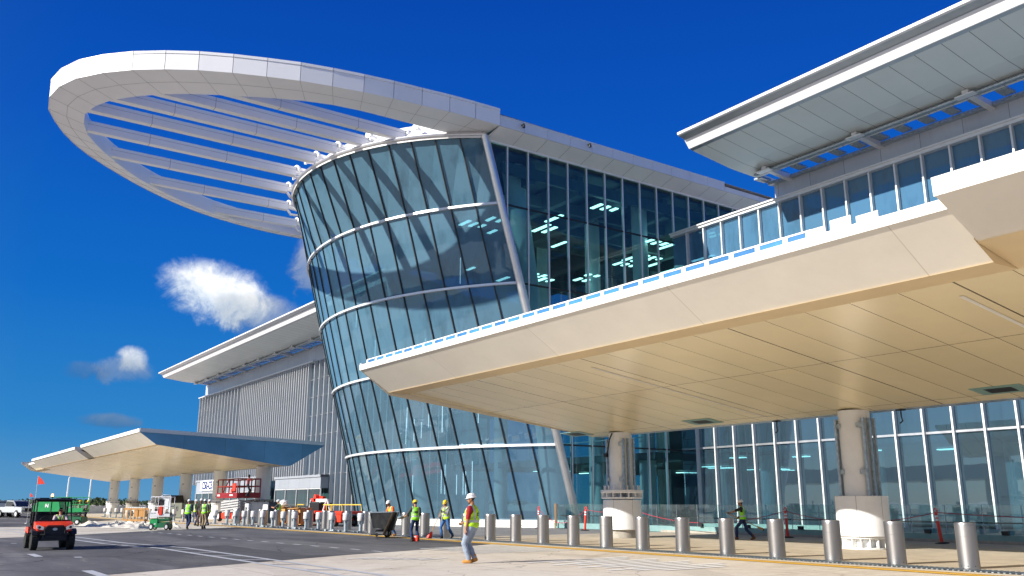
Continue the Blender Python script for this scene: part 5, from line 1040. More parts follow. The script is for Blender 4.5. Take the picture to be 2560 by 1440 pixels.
# wooded skyline beyond the site
def tree_line():
    rr = np.random.RandomState(11); b = MB()
    for k in range(280):
        a = rr.uniform(0, 1); x = -560 + rr.uniform(-60, 90); y = -70 + 420 * a; h = rr.uniform(2.6, 3.9) * (1 + 0.25 * math.sin(a * 21) * rr.rand())
        for _ in range(55):
            d = rr.normal(0, 1, 3); d /= np.linalg.norm(d) + 1e-6; r = rr.rand() ** 0.33; p = np.array([x, y, h * 0.55]) + d * r * np.array([4.5, 4.5, h * 0.5]); s = rr.uniform(0.35, 0.75)
            u = rr.normal(0, 1, 3); u /= np.linalg.norm(u); v = np.cross(u, rr.normal(0, 1, 3)); v /= np.linalg.norm(v) + 1e-6
            b.poly([p + u * s, p + v * s, p - u * s, p - v * s])
    return b.build('tree_line', m_leaf)
tag(tree_line(), kind='stuff')
# ------------------------------------------------------------ people
def surface_nets(D, org, h):
    """closed surface of the field D < 0 on a grid, as quads"""
    s = D < 0; nx, ny, nz = D.shape
    cs = [(i, j, k) for i in (0, 1) for j in (0, 1) for k in (0, 1)]
    sl = lambda A, c: A[c[0]:nx - 1 + c[0], c[1]:ny - 1 + c[1], c[2]:nz - 1 + c[2]]
    cnt = sum(sl(s, c).astype(np.int8) for c in cs); act = (cnt > 0) & (cnt < 8)
    ids = -np.ones(act.shape, int); idx = np.argwhere(act); ids[act] = np.arange(len(idx))
    acc = np.zeros((len(idx), 3)); num = np.zeros(len(idx)); ii = tuple(idx.T)
    vals = {c: sl(D, c)[ii] for c in cs}
    for a in cs:
        for ax in range(3):
            if a[ax]: continue
            b = list(a); b[ax] = 1; b = tuple(b); va, vb = vals[a], vals[b]; m = (va < 0) != (vb < 0)
            t = np.where(m, va / np.where(m, va - vb, 1), 0); p = np.tile(np.array(a, float), (len(idx), 1)); p[:, ax] = t
            acc[m] += p[m]; num[m] += 1
    V = (idx + acc / np.maximum(num, 1)[:, None]) * h + org
    F = []
    for ax in range(3):
        u, v = (ax + 1) % 3, (ax + 2) % 3
        a = [slice(0, n) for n in D.shape]; b = list(a); a[ax] = slice(0, D.shape[ax] - 1); b[ax] = slice(1, D.shape[ax])
        cr = s[tuple(a)] != s[tuple(b)]; q = np.argwhere(cr); ok = (q[:, u] > 0) & (q[:, v] > 0) & (q[:, u] < D.shape[u] - 1) & (q[:, v] < D.shape[v] - 1); q = q[ok]
        fl = s[tuple(a)][tuple(q.T)]
        def gi(du, dv): w = q.copy(); w[:, u] -= du; w[:, v] -= dv; return ids[tuple(w.T)]
        f = np.stack([gi(1, 1), gi(0, 1), gi(0, 0), gi(1, 0)], 1); f[~fl] = f[~fl][:, ::-1]; F.append(f)
    F = np.concatenate(F); F = F[(F >= 0).all(1)]
    return V, F
def capsule(P, a, b, ra, rb):
    a, b = np.array(a, float), np.array(b, float); d = b - a; L2 = d @ d + 1e-9
    t = np.clip(((P - a) @ d) / L2, 0, 1); return np.linalg.norm(P - a - t[..., None] * d, axis=-1) - (ra + (rb - ra) * t)
def ell(P, c, r, q=None):
    X = P - np.array(c, float)
    if q is not None: X = X @ q
    r = np.array(r, float); k = np.linalg.norm(X / r, axis=-1); return (k - 1) * min(r) * np.where(k < 1, 1, 1) if False else (k - 1) * k / (np.linalg.norm(X / r ** 2, axis=-1) + 1e-9)
def field(prims, h, pad=0.05, smooth=0.02):
    lo = np.min([np.minimum(p['a'], p['b']) - p['R'] for p in prims], 0) - pad; hi = np.max([np.maximum(p['a'], p['b']) + p['R'] for p in prims], 0) + pad
    n = np.ceil((hi - lo) / h).astype(int) + 1; D = np.full(n, 9.0)
    for p in prims:
        l = np.minimum(p['a'], p['b']) - p['R'] - 0.05; u = np.maximum(p['a'], p['b']) + p['R'] + 0.05
        i0 = np.maximum(((l - lo) / h).astype(int), 0); i1 = np.minimum(np.ceil((u - lo) / h).astype(int) + 1, n)
        g = np.stack(np.meshgrid(*[lo[k] + h * np.arange(i0[k], i1[k]) for k in range(3)], indexing='ij'), -1)
        d = p['f'](g); S = tuple(slice(i0[k], i1[k]) for k in range(3)); o = D[S]; k_ = p.get('k', smooth)
        hh = np.clip(0.5 + 0.5 * (o - d) / k_, 0, 1); D[S] = np.where(o > 5, d, o * (1 - hh) + d * hh - k_ * hh * (1 - hh))
    return D, lo
def cap(a, b, ra, rb, lab, k=None, op='+'):
    a, b = np.array(a, float), np.array(b, float); d = dict(a=a, b=b, R=max(ra, rb), f=lambda P: capsule(P, a, b, ra, rb), lab=lab, op=op)
    if k: d['k'] = k
    return d
def elp(c, r, lab, q=None, k=None):
    c = np.array(c, float); d = dict(a=c, b=c, R=max(r), f=lambda P: ell(P, c, r, q), lab=lab)
    if k: d['k'] = k
    return d
def ik(a, c, l1, l2, pole):
    a, c, pole = np.array(a, float), np.array(c, float), np.array(pole, float); d = c - a; L_ = np.linalg.norm(d)
    if L_ > (l1 + l2) * 0.999: c = a + d / L_ * (l1 + l2) * 0.999; d = c - a; L_ = np.linalg.norm(d)
    u = d / L_; x = (l1 * l1 - l2 * l2 + L_ * L_) / (2 * L_); y = math.sqrt(max(l1 * l1 - x * x, 0)); p = pole - u * (pole @ u); p /= np.linalg.norm(p) + 1e-9
    return a + u * x + p * y, c
SKINS = {}
def skin(n, c): return M('skin_' + n, c, 0.55, 0, 0.08, 12)
def cloth(n, c, bmp=0.5): return M('cloth_' + n, c, 0.85, 0, 0.14, 7, bmp, 22)
V_GREEN = M('lime_safety_fabric', (0.28, 0.78, 0.02), 0.7, 0, 0.08, 6, 0.5, 16)
V_YEL = M('yellow_green_safety_fabric', (0.48, 0.80, 0.02), 0.7, 0, 0.08, 6, 0.5, 16)
V_TAPE = M('grey_reflective_tape', (0.42, 0.45, 0.47), 0.45, 0.2, 0.1, 10)
HELM_W = M('white_helmet_shell', (0.80, 0.80, 0.80), 0.3, 0, 0.03, 4); HELM_Y = M('yellow_helmet_shell', (0.85, 0.58, 0.01), 0.3, 0, 0.03, 4)
def person(label, loc, heading, pose, sk, shirt, trousers, boots, vest=None, helmet=None, h=0.016, sleeve=0.5, gloves=None, hair=None, group=None, build=1.0, size=1.0, jacket=False, beard=False, vprint=None, glasses=False):
    """heading: ground direction faced. pose keys (local, +y ahead, x right): lean, hands L/R, feet L/R (x,y,z,yaw,pitch), hip z, head (yaw,pitch)"""
    rz = math.atan2(-heading[0], heading[1])
    root = thing('person', label, 'person', loc, rz, group); root.scale = (size,) * 3
    lean = pose.get('lean', 0.0); hz = pose.get('hip', 0.93); hx = pose.get('hipx', 0.0); hy = pose.get('hipy', 0.0); tw = pose.get('twist', 0.0)
    pel = np.array([hx, hy, hz]); up = np.array([pose.get('side', 0.0), math.sin(lean), math.cos(lean)]); up /= np.linalg.norm(up); fwd = np.array([0, math.cos(lean), -math.sin(lean)])
    rt = np.array([math.cos(tw), -math.sin(tw), 0.0]) ; rt = rt - up * (rt @ up); rt /= np.linalg.norm(rt); fw = np.cross(up, rt)
    T = lambda x, y, z: pel + rt * x + fw * y + up * z
    bw = build; ch = T(0, 0.0, 0.36); neck = T(0, -0.01, 0.53)
    hyaw, hp = pose.get('head', (0, 0)); hd = np.array([math.sin(hyaw) * math.cos(hp), math.cos(hyaw) * math.cos(hp), math.sin(hp)])
    hdw = rt * hd[0] + np.array([rt[1] * -1, rt[0], 0]) * hd[1] + np.array([0, 0, 1]) * hd[2]; hdw /= np.linalg.norm(hdw)
    hr = np.cross(hdw, np.array([0, 0, 1])); hr /= np.linalg.norm(hr); hu = np.cross(hr, hdw)
    hc = neck + up * 0.135 + hdw * 0.025 + np.array([0, 0, 0.02]); Hd = lambda x, y, z: hc + hr * x + hdw * y + hu * z
    Q = np.stack([rt, fw, up], 1); HQ = np.stack([hr, hdw, hu], 1)
    pr = []
    # trunk
    pr += [elp(T(0, 0.0, 0.0), (0.165 * bw, 0.115 * bw, 0.13), 'leg', Q), elp(T(0, 0.005 + 0.02 * (bw - 1), 0.14), (0.155 * bw, 0.11 * bw + (bw - 1) * 0.1, 0.14), 'top', Q), elp(T(0, 0.0, 0.33), (0.175 * bw, 0.118 * bw, 0.19), 'top', Q), cap(T(-0.15, -0.01, 0.45), T(0.15, -0.01, 0.45), 0.068, 0.068, 'top', 0.06), cap(T(0, -0.01, 0.46), neck + up * 0.06, 0.062, 0.055, 'skin')]
    # head
    pr += [elp(Hd(0, -0.005, 0.035), (0.076, 0.096, 0.092), 'head', HQ), elp(Hd(0, 0.022, -0.045), (0.058, 0.068, 0.068), 'skin', HQ, 0.03), cap(Hd(0, 0.086, 0.0), Hd(0, 0.108, -0.03), 0.010, 0.015, 'skin', 0.012), cap(Hd(-0.03, 0.083, 0.022), Hd(0.03, 0.083, 0.022), 0.012, 0.012, 'skin', 0.012), cap(Hd(-0.02, 0.083, -0.064), Hd(0.02, 0.083, -0.064), 0.009, 0.009, 'lip', 0.008), cap(Hd(0, 0.07, -0.098), Hd(0, 0.072, -0.09), 0.022, 0.02, 'beard' if beard else 'skin', 0.02)]
    for s in (-1, 1):
        pr.append(elp(Hd(s * 0.078, -0.005, -0.01), (0.012, 0.022, 0.034), 'skin', HQ, 0.01))
        pr.append(elp(Hd(s * 0.031, 0.082, 0.004), (0.013, 0.008, 0.007), 'eye', HQ, 0.004))
    if glasses: pr.append(cap(Hd(-0.05, 0.088, 0.004), Hd(0.05, 0.088, 0.004), 0.017, 0.017, 'eye', 0.006))
    # arms with hands
    for s, nm in ((-1, 'L'), (1, 'R')):
        sh = T(s * 0.185 * (0.6 + 0.4 * bw), -0.01, 0.45); tgt = np.array(pose['hand' + nm], float); pole = np.array(pose.get('elbow' + nm, (s * 0.7, -0.6, -0.5)), float)
        el, wr = ik(sh, tgt, 0.29, 0.26, pole)
        cut = sh + (el - sh) * min(1, sleeve * 2) if sleeve < 0.5 else el
        if sleeve <= 0.5: pr += [cap(sh, sh + (el - sh) * (sleeve * 1.6 + 0.05), 0.068, 0.062, 'top', 0.03), cap(sh, el, 0.052, 0.044, 'skin', 0.02), cap(el, wr, 0.044, 0.028, 'skin', 0.02)]
        else: pr += [cap(sh, el, 0.064, 0.052, 'slv', 0.03), cap(el, el + (wr - el) * 0.94, 0.052, 0.037, 'slv', 0.02), cap(el, wr, 0.034, 0.028, 'skin', 0.02)]
        d = (wr - el) / (np.linalg.norm(wr - el) + 1e-9); hdr = np.array(pose.get('point' + nm, d), float); hdr /= np.linalg.norm(hdr)
        side = np.cross(hdr, np.array(pose.get('palm' + nm, (-s, 0.2, 0)), float)); side /= np.linalg.norm(side) + 1e-9; pn = np.cross(side, hdr); curl = pose.get('curl' + nm, 0.55); hl = 'hand'
        kn = wr + hdr * 0.085
        for w in (-0.026, -0.009, 0.009, 0.026): pr.append(cap(wr + side * w * 0.5 + hdr * 0.01, kn + side * w, 0.017, 0.014, hl, 0.012))
        fr = max(0.0088, h * 0.72)
        for w, ln in ((-0.034, 0.068), (-0.0115, 0.080), (0.0115, 0.086), (0.034, 0.076)):
            p0 = kn + side * w * 0.92; a1 = curl * 0.8; p1 = p0 + (hdr * math.cos(a1) + pn * math.sin(a1)) * ln * 0.45; a2 = curl * 1.9; p2 = p1 + (hdr * math.cos(a2) + pn * math.sin(a2)) * ln * 0.32; a3 = curl * 2.8; p3 = p2 + (hdr * math.cos(a3) + pn * math.sin(a3)) * ln * 0.25
            pr += [cap(p0, p1, fr * 1.05, fr, hl, 0.005), cap(p1, p2, fr, fr * 0.95, hl, 0.005), cap(p2, p3, fr * 0.95, fr * 0.85, hl, 0.005)]
        tb = wr + hdr * 0.03 + side * 0.028; t1 = tb + (side * 0.75 + hdr * 0.55 + pn * 0.5) * 0.045; t2 = t1 + (side * 0.2 + hdr * 0.8 + pn * (0.4 + curl)) * 0.03
        pr += [cap(wr + hdr * 0.015, tb, 0.018, 0.015, hl, 0.01), cap(tb, t1, fr * 1.2, fr * 1.1, hl, 0.006), cap(t1, t2, fr * 1.1, fr, hl, 0.006)]
    # legs
    for s, nm in ((-1, 'L'), (1, 'R')):
        hp_ = pel + rt * s * 0.088 * bw + np.array([0, 0, -0.04]); fx, fy, fz, yaw, pit = pose['foot' + nm]; an = np.array([fx, fy, fz + 0.09]); pole = np.array(pose.get('knee' + nm, (s * 0.1, 1, 0)), float)
        kn, an = ik(hp_, an, 0.44, 0.43, pole); lw = pose.get('legw', 1.0)
        pr += [cap(hp_, kn, 0.092 * lw * (0.5 + 0.5 * bw), 0.066 * lw, 'leg', 0.04), cap(kn, kn + (an - kn) * 0.45, 0.064 * lw, 0.066 * lw, 'leg', 0.03), cap(kn + (an - kn) * 0.45, kn + (an - kn) * 0.93, 0.064 * lw, 0.056 * lw, 'leg', 0.03)]
        fd = np.array([math.sin(yaw) * math.cos(pit), math.cos(yaw) * math.cos(pit), math.sin(pit)]); fu = np.array([-math.sin(yaw) * math.sin(pit), -math.cos(yaw) * math.sin(pit), math.cos(pit)])
        heel = an - fu * 0.045 - fd * 0.035; toe = an - fu * 0.055 + fd * 0.15
        pr += [cap(an + fu * 0.07, an - fu * 0.02, 0.052, 0.05, 'boot', 0.015), cap(heel, an - fu * 0.04 + fd * 0.06, 0.042, 0.044, 'boot', 0.02), cap(an - fu * 0.04 + fd * 0.05, toe, 0.044, 0.036, 'boot', 0.02), cap(heel - fu * 0.024, toe - fu * 0.018, 0.022, 0.02, 'boot', 0.02)]
    D, lo = field(pr, h); Vx, F = surface_nets(D, lo, h)
    labs = ['skin', 'head', 'top', 'slv', 'leg', 'boot', 'hand', 'eye', 'lip', 'beard']
    C = Vx[F].mean(1); best = np.full(len(C), 9.0); lab = np.zeros(len(C), int)
    for p in pr:
        d = p['f'](C); d = d - (0.004 if p['lab'] in ('eye', 'lip', 'boot', 'beard') else 0); m = d < best; best[m] = d[m]; lab[m] = labs.index(p['lab'])
    mats = [sk, sk if hair is None else hair, shirt, shirt, trousers, boots, gloves or sk, m_ink, skin('lips', (0.30, 0.10, 0.08)), skin('beard', (0.06, 0.035, 0.02))]
    if hair is not None:                          # hair only on the back and top of the head
        loc_h = (C - hc) @ HQ; m = (lab == 1) & ((loc_h[:, 1] > 0.045) & (loc_h[:, 2] < 0.075)); lab[m] = 0
    def mesh(name, V_, F_, L_, ms, par):
        me = bpy.data.meshes.new(name); me.from_pydata(V_.tolist(), [], F_.tolist())
        for x in ms: me.materials.append(x)
        me.polygons.foreach_set('material_index', L_.astype(np.int32)); me.polygons.foreach_set('use_smooth', [True] * len(F_)); o = bpy.data.objects.new(name, me); COL.objects.link(o); o.parent = par; return o
    mesh('body', Vx, F, lab, mats, root)
    if vest is not None:
        g = 0.024 + 0.004 * (bw > 1.1); vp = [elp(T(0, 0, 0.02), (0.17 * bw + g, 0.122 * bw + g, 0.12), 'v', Q, 0.05), elp(T(0, 0.006 + 0.02 * (bw - 1), 0.15), (0.158 * bw + g, 0.115 * bw + g + (bw - 1) * 0.1, 0.15), 'v', Q, 0.05), elp(T(0, 0, 0.33), (0.17 * bw + g, 0.118 * bw + g, 0.18), 'v', Q, 0.04), cap(T(-0.125, -0.01, 0.46), T(0.125, -0.01, 0.46), 0.066 + g * 0.6, 0.066 + g * 0.6, 'v', 0.05)]
        hv = max(h * 0.8, 0.012); D, lo = field(vp, hv); g3 = np.stack(np.meshgrid(*[lo[k] + hv * np.arange(D.shape[k]) for k in range(3)], indexing='ij'), -1)
        q3 = (g3 - pel) @ Q
        cut = np.maximum(-(q3[..., 2] + 0.07), q3[..., 2] - 0.56)
        for s, nm in ((-1, 'L'), (1, 'R')):
            sx = s * 0.185 * (0.6 + 0.4 * bw); hole = 0.098 - np.sqrt(((q3[..., 1] + 0.01)) ** 2 + ((q3[..., 2] - 0.40) * 0.8) ** 2); hole = np.minimum(hole, s * q3[..., 0] - abs(sx) * 0.83); cut = np.maximum(cut, hole)
        neckh = 0.085 - np.sqrt(q3[..., 0] ** 2 + (q3[..., 1] * 0.9 - 0.01) ** 2); cut = np.maximum(cut, np.minimum(neckh, q3[..., 2] - 0.42))
        vee = np.minimum(np.minimum(0.012 + (q3[..., 2] - 0.30) * 0.32, 0.08) - np.abs(q3[..., 0]), q3[..., 1] - 0.02); cut = np.maximum(cut, np.minimum(vee, q3[..., 2] - 0.24) if not jacket else vee)
        D = np.maximum(D, cut); Vv, Fv = surface_nets(D, lo, hv)
        c = (Vv[Fv].mean(1) - pel) @ Q; L_ = np.zeros(len(c), int)
        L_[(np.abs(c[:, 2] - 0.11) < 0.028)] = 1; L_[(np.abs(np.abs(c[:, 0]) - 0.115 * bw) < 0.024) & (c[:, 2] > 0.13)] = 1
        vo = mesh('safety_vest', Vv, Fv, L_, [vest, V_TAPE], root)
        if vprint:                                # dark print on the back of the vest
            b = MB()
            for x0, x1, z0, z1 in vprint:
                pts = [(x0, z0), (x1, z0), (x1, z1), (x0, z1)]; yb = -(0.118 * bw + g + 0.006)
                b.poly([tuple(T(x, yb - 0.001 + (abs(x) * 0.12), z)) for x, z in pts])
            b.build('back_print', m_ink, vo)
    if helmet is not None:
        b = MB(); pts = []; n = 24; q = Matrix([list(r) for r in HQ])
        prof = [(0.112, -0.004), (0.113, 0.02), (0.106, 0.052), (0.090, 0.082), (0.064, 0.104), (0.03, 0.114), (0.0, 0.116)]
        b.lathe(prof, tuple(Hd(0, -0.008, 0.042)), n, sx=0.92, sy=1.12, rot=q); ho = b.build('helmet', helmet, root, smooth='all')
        b = MB(); rim = [(1.0 + (0.36 if math.sin(6.283 * j / n) > 0.35 else 0.08) * max(0.2, math.sin(6.283 * j / n))) for j in range(n)]
        vs = [Hd(0.103 * math.cos(6.283 * j / n), -0.008 + 0.125 * math.sin(6.283 * j / n), 0.040) for j in range(n)] + [Hd(0.105 * math.cos(6.283 * j / n) * min(rim[j], 1.1), -0.008 + 0.125 * math.sin(6.283 * j / n) * rim[j], 0.034) for j in range(n)]
        vs += [np.array(v) - hu * 0.008 for v in vs]
        b.add(vs, [(j, (j + 1) % n, n + (j + 1) % n, n + j) for j in range(n)] + [(2 * n + j, 3 * n + j, 3 * n + (j + 1) % n, 2 * n + (j + 1) % n) for j in range(n)] + [(n + j, n + (j + 1) % n, 3 * n + (j + 1) % n, 3 * n + j) for j in range(n)]); b.build('brim', helmet, ho)
        b = MB()
        for s in (-1, 1): b.tube([Hd(s * 0.088, 0.03, 0.03), Hd(s * 0.075, 0.035, -0.05), Hd(s * 0.03, 0.05, -0.115), Hd(0, 0.055, -0.12)], 0.006, 6)
        for s in (-1, 1):
            for k in range(3): b.obox(Hd(s * (0.045 + 0.022 * k), -0.03 + 0.03 * (k % 2), 0.142 - 0.022 * k), (0.02, 0.06, 0.008), q @ Euler((0, s * 0.7, 0)).to_matrix())
        b.build('chin_strap', m_black, ho)
    root['T'] = 0; del root['T']
    return root, (lambda x, y, z: root.matrix_basis @ Vector((x, y, z)))
hd_ = Vector((-0.818, 0.575)); rg_ = Vector((0.575, 0.818))         # away from the camera, towards the right of the photo
def hdg(a, b): v = hd_ * a + rg_ * b; return (v.x, v.y)
sk_l, sk_m, sk_d = skin('fair', (0.52, 0.24, 0.14)), skin('tan', (0.36, 0.16, 0.085)), skin('brown', (0.18, 0.07, 0.035))
boot_t, boot_b, boot_d = cloth('tan_boots', (0.52, 0.24, 0.05)), cloth('brown_boots', (0.20, 0.075, 0.03)), cloth('dark_boots', (0.03, 0.03, 0.032))
hair_d = M('dark_hair', (0.02, 0.015, 0.012), 0.6, 0, 0.2, 20)
glv = cloth('dark_gloves', (0.05, 0.07, 0.08))
jeans, jeansl, jeansn = cloth('blue_denim', (0.035, 0.13, 0.36), 0.6), cloth('pale_denim', (0.27, 0.33, 0.42), 0.9), cloth('navy_denim', (0.012, 0.03, 0.10), 0.6)
PRINT = [(-0.09, -0.03, 0.30, 0.33), (-0.02, 0.035, 0.30, 0.33), (0.045, 0.085, 0.30, 0.33), (-0.09, -0.01, 0.25, 0.28), (0.0, 0.08, 0.25, 0.28)]
# the man in the red shirt, nearest the camera, mid-stride to the left
person('man in red shirt, yellow-green vest, white helmet and pale jeans walking across the paving', (-20.25, 12.95, 0.0), hdg(0.30, -1), dict(lean=0.02, hip=0.955, handL=(-0.27, 0.08, 0.84), handR=(0.19, 0.30, 1.03), elbowL=(-0.8, -0.8, 0.0), elbowR=(0.7, -0.7, -0.3), footL=(-0.06, 0.05, 0.01, -0.1, 0.0), footR=(0.08, -0.06, 0.04, 0.1, -0.28), kneeL=(-0.1, 1, 0), head=(-0.25, -0.12), palmL=(0.6, -0.8, 0), legw=1.14, curlL=0.45), sk_m, cloth('crimson_shirt', (0.30, 0.008, 0.015)), jeansl, boot_t, V_YEL, HELM_W, h=0.0115, build=1.32, sleeve=0.5, beard=True, hair=hair_d, size=1.0, vprint=PRINT)
# broom carrier under the canopy
sw, _ = person('worker in green vest and white helmet carrying a broom to the left under the canopy', (-26.3, 30.7, 0.005), hdg(0.42, -1), dict(lean=0.10, hip=0.90, handL=(-0.10, 0.62, 1.13), handR=(0.16, 0.18, 0.98), elbowL=(-0.5, 0.0, -0.8), footL=(-0.08, 0.30, 0.01, 0, 0.0), footR=(0.08, -0.40, 0.03, 0, -0.35), head=(-0.1, -0.1), pointL=(0, 1, 0), curlL=0.8), sk_m, cloth('black_shirt', (0.012, 0.012, 0.014)), jeansn, boot_b, V_GREEN, HELM_W, h=0.013, gloves=glv, hair=hair_d, size=0.97, vprint=PRINT)
def broom(label, a, c, head_mat, wood, fan):
    a, c = Vector(a), Vector(c); t = thing('broom', label, 'broom', c); d = (a - c).normalized()
    part(t, 'handle', wood, lambda b: b.tube([a - c, d * 0.10], 0.016, 8), smooth=True)
    x = d.cross(Vector((0, 0, 1))).normalized(); z = x.cross(d)
    part(t, 'bristles', head_mat, lambda b: b.add([tuple(d * 0.12 + x * 0.07 + z * 0.03), tuple(d * 0.12 - x * 0.07 + z * 0.03), tuple(d * 0.12 - x * 0.07 - z * 0.03), tuple(d * 0.12 + x * 0.07 - z * 0.03), tuple(-d * 0.16 + x * fan + z * 0.05), tuple(-d * 0.16 - x * fan + z * 0.05), tuple(-d * 0.16 - x * fan - z * 0.05), tuple(-d * 0.16 + x * fan - z * 0.05)], [(0, 1, 2, 3), (4, 7, 6, 5), (0, 4, 5, 1), (1, 5, 6, 2), (2, 6, 7, 3), (3, 7, 4, 0)]), bevel=0.01)
    part(t, 'bristle_tip', m_dark, lambda b: b.obox(-d * 0.17, (fan * 1.9, 0.03, 0.1), Matrix((x, d, z)).transposed()))
    return t
fwd = Vector((*hdg(0.42, -1), 0)).normalized(); side = Vector((fwd.y, -fwd.x, 0)); P0 = Vector((-26.3, 30.7, 0))
broom('push broom held level by the worker under the canopy', P0 + fwd * 0.72 - side * 0.08 + Vector((0, 0, 1.14)), P0 - fwd * 0.66 + side * 0.12 + Vector((0, 0, 0.50)), m_card, m_wood, 0.14)
# two yellow helmets at the kerb
person('worker seen from behind in green vest, yellow helmet and navy trousers at the kerb', (-32.95, 18.3, 0.004), hdg(1, -0.45), dict(lean=0.10, hip=0.945, handL=(-0.22, 0.42, 1.12), handR=(0.20, 0.34, 0.98), footL=(-0.14, 0.02, 0, -0.1, 0), footR=(0.14, 0.0, 0, 0.15, 0), head=(-0.25, -0.25), curlL=0.9, curlR=0.9), sk_m, cloth('grey_shirt', (0.05, 0.055, 0.065)), jeansn, boot_d, V_GREEN, HELM_Y, h=0.014, sleeve=1.0, gloves=glv, hair=hair_d, size=0.94, vprint=PRINT)
sh_ = thing('shovel', 'shovel with a pale handle slanting over the waste cart', 'shovel', (-35.2, 19.0, 0.95)); part(sh_, 'handle', m_wood, lambda b: b.tube([(1.85, -0.55, 0.35), (0, 0, 0)], 0.018, 8), smooth=True); part(sh_, 'blade', m_galv, lambda b: b.prism([(-0.42, -0.1), (-0.05, 0.0), (0.0, 0.03), (-0.4, 0.0)], 1, -0.14, 0.14))
person('woman in blue jeans, yellow helmet and green vest sweeping beside the bollards', (-35.0, 21.0, 0.006), hdg(-1, -0.55), dict(lean=0.08, hip=0.91, handR=(0.18, 0.24, 0.93), handL=(0.02, 0.28, 1.22), footR=(0.10, 0.16, 0.0, -0.1, 0), footL=(-0.16, -0.34, 0.06, 0, -0.5), head=(0.15, -0.45), curlL=0.9, curlR=0.9), sk_m, cloth('grey_long_sleeves', (0.22, 0.23, 0.27)), jeans, boot_d, V_YEL, HELM_Y, h=0.014, sleeve=1.0, gloves=glv, hair=hair_d, size=0.96)
fw2 = Vector((*hdg(-1, -0.55), 0)).normalized(); rt2 = Vector((fw2.y, -fw2.x, 0)); P2 = Vector((-35.0, 21.0, 0))
broom('broom with a red fan head swept by the woman in blue jeans', P2 + fw2 * 0.28 - rt2 * 0.12 + Vector((0, 0, 1.58)), P2 + fw2 * 0.30 + rt2 * 0.62 + Vector((0, 0, 0.17)), m_redb, m_wood, 0.17)
# orange shirt behind the cart
person('man in orange shirt and white helmet bending over the black waste cart', (-39.2, 20.55, 0.006), hdg(-0.75, -0.85), dict(lean=0.42, hip=0.90, handL=(-0.16, 0.44, 1.0), handR=(0.24, 0.40, 1.02), footL=(-0.13, -0.05, 0, -0.1, 0), footR=(0.13, 0.05, 0, 0.1, 0), head=(0.2, -0.3)), sk_m, cloth('orange_shirt', (0.85, 0.13, 0.01)), jeans, boot_t, V_YEL, HELM_W, h=0.015, beard=True, hair=hair_d, size=0.99)
# the group walking away by the green lift
person('worker with navy trousers, green vest and white helmet walking away beside the green lift', (-56.42, 15.6, 0.004), hdg(1, 0.1), dict(lean=0.04, hip=0.93, handL=(-0.30, 0.0, 0.82), handR=(0.30, 0.05, 0.82), footL=(-0.10, 0.22, 0.0, 0, 0), footR=(0.08, -0.18, 0.05, 0, -0.4), head=(0.1, 0), legw=1.1), sk_m, cloth('navy_shirt', (0.02, 0.04, 0.10)), jeansn, boot_d, V_GREEN, HELM_W, h=0.018, build=1.12, hair=hair_d)
person('worker with khaki trousers, green vest and white helmet walking away beside the navy trousered one', (-56.72, 16.66, 0.004), hdg(1, 0.2), dict(lean=0.02, hip=0.95, handL=(-0.34, 0.0, 0.80), handR=(0.28, 0.05, 0.82), footL=(-0.11, 0.05, 0.0, 0, 0), footR=(0.11, -0.08, 0.02, 0, -0.1), head=(0.2, 0)), sk_d, cloth('olive_shirt', (0.12, 0.11, 0.07)), cloth('khaki_trousers', (0.28, 0.22, 0.13)), boot_d, V_GREEN, HELM_W, h=0.018, hair=hair_d, vprint=PRINT)
person('worker in yellow vest half hidden behind the navy trousered one', (-65.1, 18.5, 0.004), hdg(0.2, 1), dict(hip=0.95, handL=(-0.25, 0.1, 0.85), handR=(0.25, 0.2, 0.95), footL=(-0.1, 0, 0, 0, 0), footR=(0.1, 0.05, 0, 0, 0)), sk_m, cloth('grey_shirt', (0.05, 0.055, 0.065)), jeansn, boot_d, V_YEL, HELM_W, h=0.02, hair=hair_d)
person('person in dark clothes and white helmet facing the camera between the green vests', (-63.0, 18.25, 0.004), hdg(-1, 0), dict(hip=0.95, handL=(-0.22, 0.12, 0.88), handR=(0.22, 0.12, 0.88), footL=(-0.1, 0, 0, 0, 0), footR=(0.1, 0.0, 0, 0, 0)), sk_d, cloth('black_shirt', (0.012, 0.012, 0.014)), cloth('brown_trousers', (0.10, 0.06, 0.045)), boot_d, None, HELM_W, h=0.02, sleeve=1.0, hair=hair_d, size=1.03)
person('worker in green vest hidden behind the khaki trousered one', (-64.6, 19.3, 0.004), hdg(-0.4, -1), dict(hip=0.95, handL=(-0.22, 0.1, 0.88), handR=(0.22, 0.15, 0.95), footL=(-0.1, 0, 0, 0, 0), footR=(0.1, 0.0, 0, 0, 0)), sk_m, cloth('grey_shirt', (0.05, 0.055, 0.065)), jeansn, boot_d, V_GREEN, HELM_W, h=0.02, hair=hair_d)
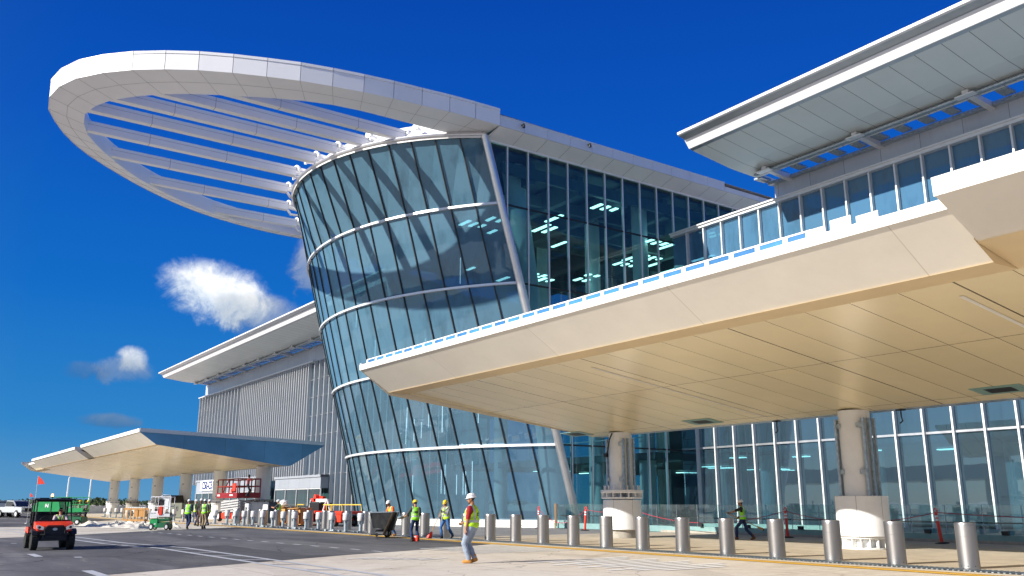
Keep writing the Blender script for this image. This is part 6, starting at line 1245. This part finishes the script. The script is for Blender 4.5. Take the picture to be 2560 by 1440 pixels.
# unpacking cardboard boxes
person('worker in grey shirt, green vest and white helmet unpacking the cardboard boxes', (-61.6, 23.3, 0.005), hdg(0.25, -1), dict(lean=0.16, hip=0.92, handL=(-0.16, 0.48, 1.22), handR=(0.14, 0.46, 1.2), footL=(-0.12, 0.1, 0, 0, 0), footR=(0.12, -0.1, 0, 0, 0), head=(0, -0.35)), sk_l, cloth('charcoal_shirt', (0.045, 0.05, 0.055)), jeans, boot_t, V_GREEN, HELM_W, h=0.018, hair=hair_d, size=1.02)
# in the basket of the red lift
person('worker in dark red shirt and black cap working in the red lift basket', (-73.6, 25.0, 2.07), hdg(0.5, 1), dict(lean=0.05, hip=0.90, handL=(-0.16, 0.46, 1.42), handR=(0.18, 0.44, 1.36), footL=(-0.14, 0.05, 0, 0, 0), footR=(0.14, -0.1, 0, 0, 0), head=(0, 0.1)), sk_d, cloth('dark_red_shirt', (0.20, 0.012, 0.015)), cloth('black_trousers', (0.015, 0.015, 0.018)), boot_d, None, M('black_helmet', (0.012, 0.012, 0.014), 0.4), h=0.02, sleeve=0.5, hair=hair_d, size=1.02)
# far workers by the green lift
for lab, loc, hg in (('far worker in green vest on the left beside the green scissor lift', (-89.0, 15.0, 0.004), hdg(0.3, 1)), ('far worker in green vest on the right beyond the green scissor lift', (-89.0, 15.7, 0.004), hdg(-0.3, -1))):
    person(lab, loc, hg, dict(hip=0.95, handL=(-0.22, 0.2, 1.0), handR=(0.22, 0.25, 1.05), footL=(-0.1, 0, 0, 0, 0), footR=(0.1, 0.0, 0, 0, 0)), sk_m, cloth('grey_shirt', (0.05, 0.055, 0.065)), jeansn, boot_d, V_GREEN, HELM_Y, h=0.028, hair=hair_d)
# driver of the buggy
person('driver with sunglasses, pale shirt and green vest sitting in the orange buggy', (-34.98, 5.33, 0.0), (1.0, -0.02), dict(lean=-0.12, hip=0.80, handL=(-0.10, 0.36, 1.02), handR=(0.12, 0.38, 1.04), elbowL=(-0.9, 0, -0.5), elbowR=(0.9, 0, -0.5), footL=(-0.14, 0.62, 0.42, 0, 0.2), footR=(0.14, 0.62, 0.42, 0, 0.2), kneeL=(-0.2, 0.3, 1), kneeR=(0.2, 0.3, 1), head=(0.15, -0.05), curlL=0.8, curlR=0.8), sk_l, cloth('lilac_shirt', (0.50, 0.40, 0.45)), jeansn, boot_d, V_YEL, None, h=0.014, hair=hair_d, glasses=True, size=0.86)
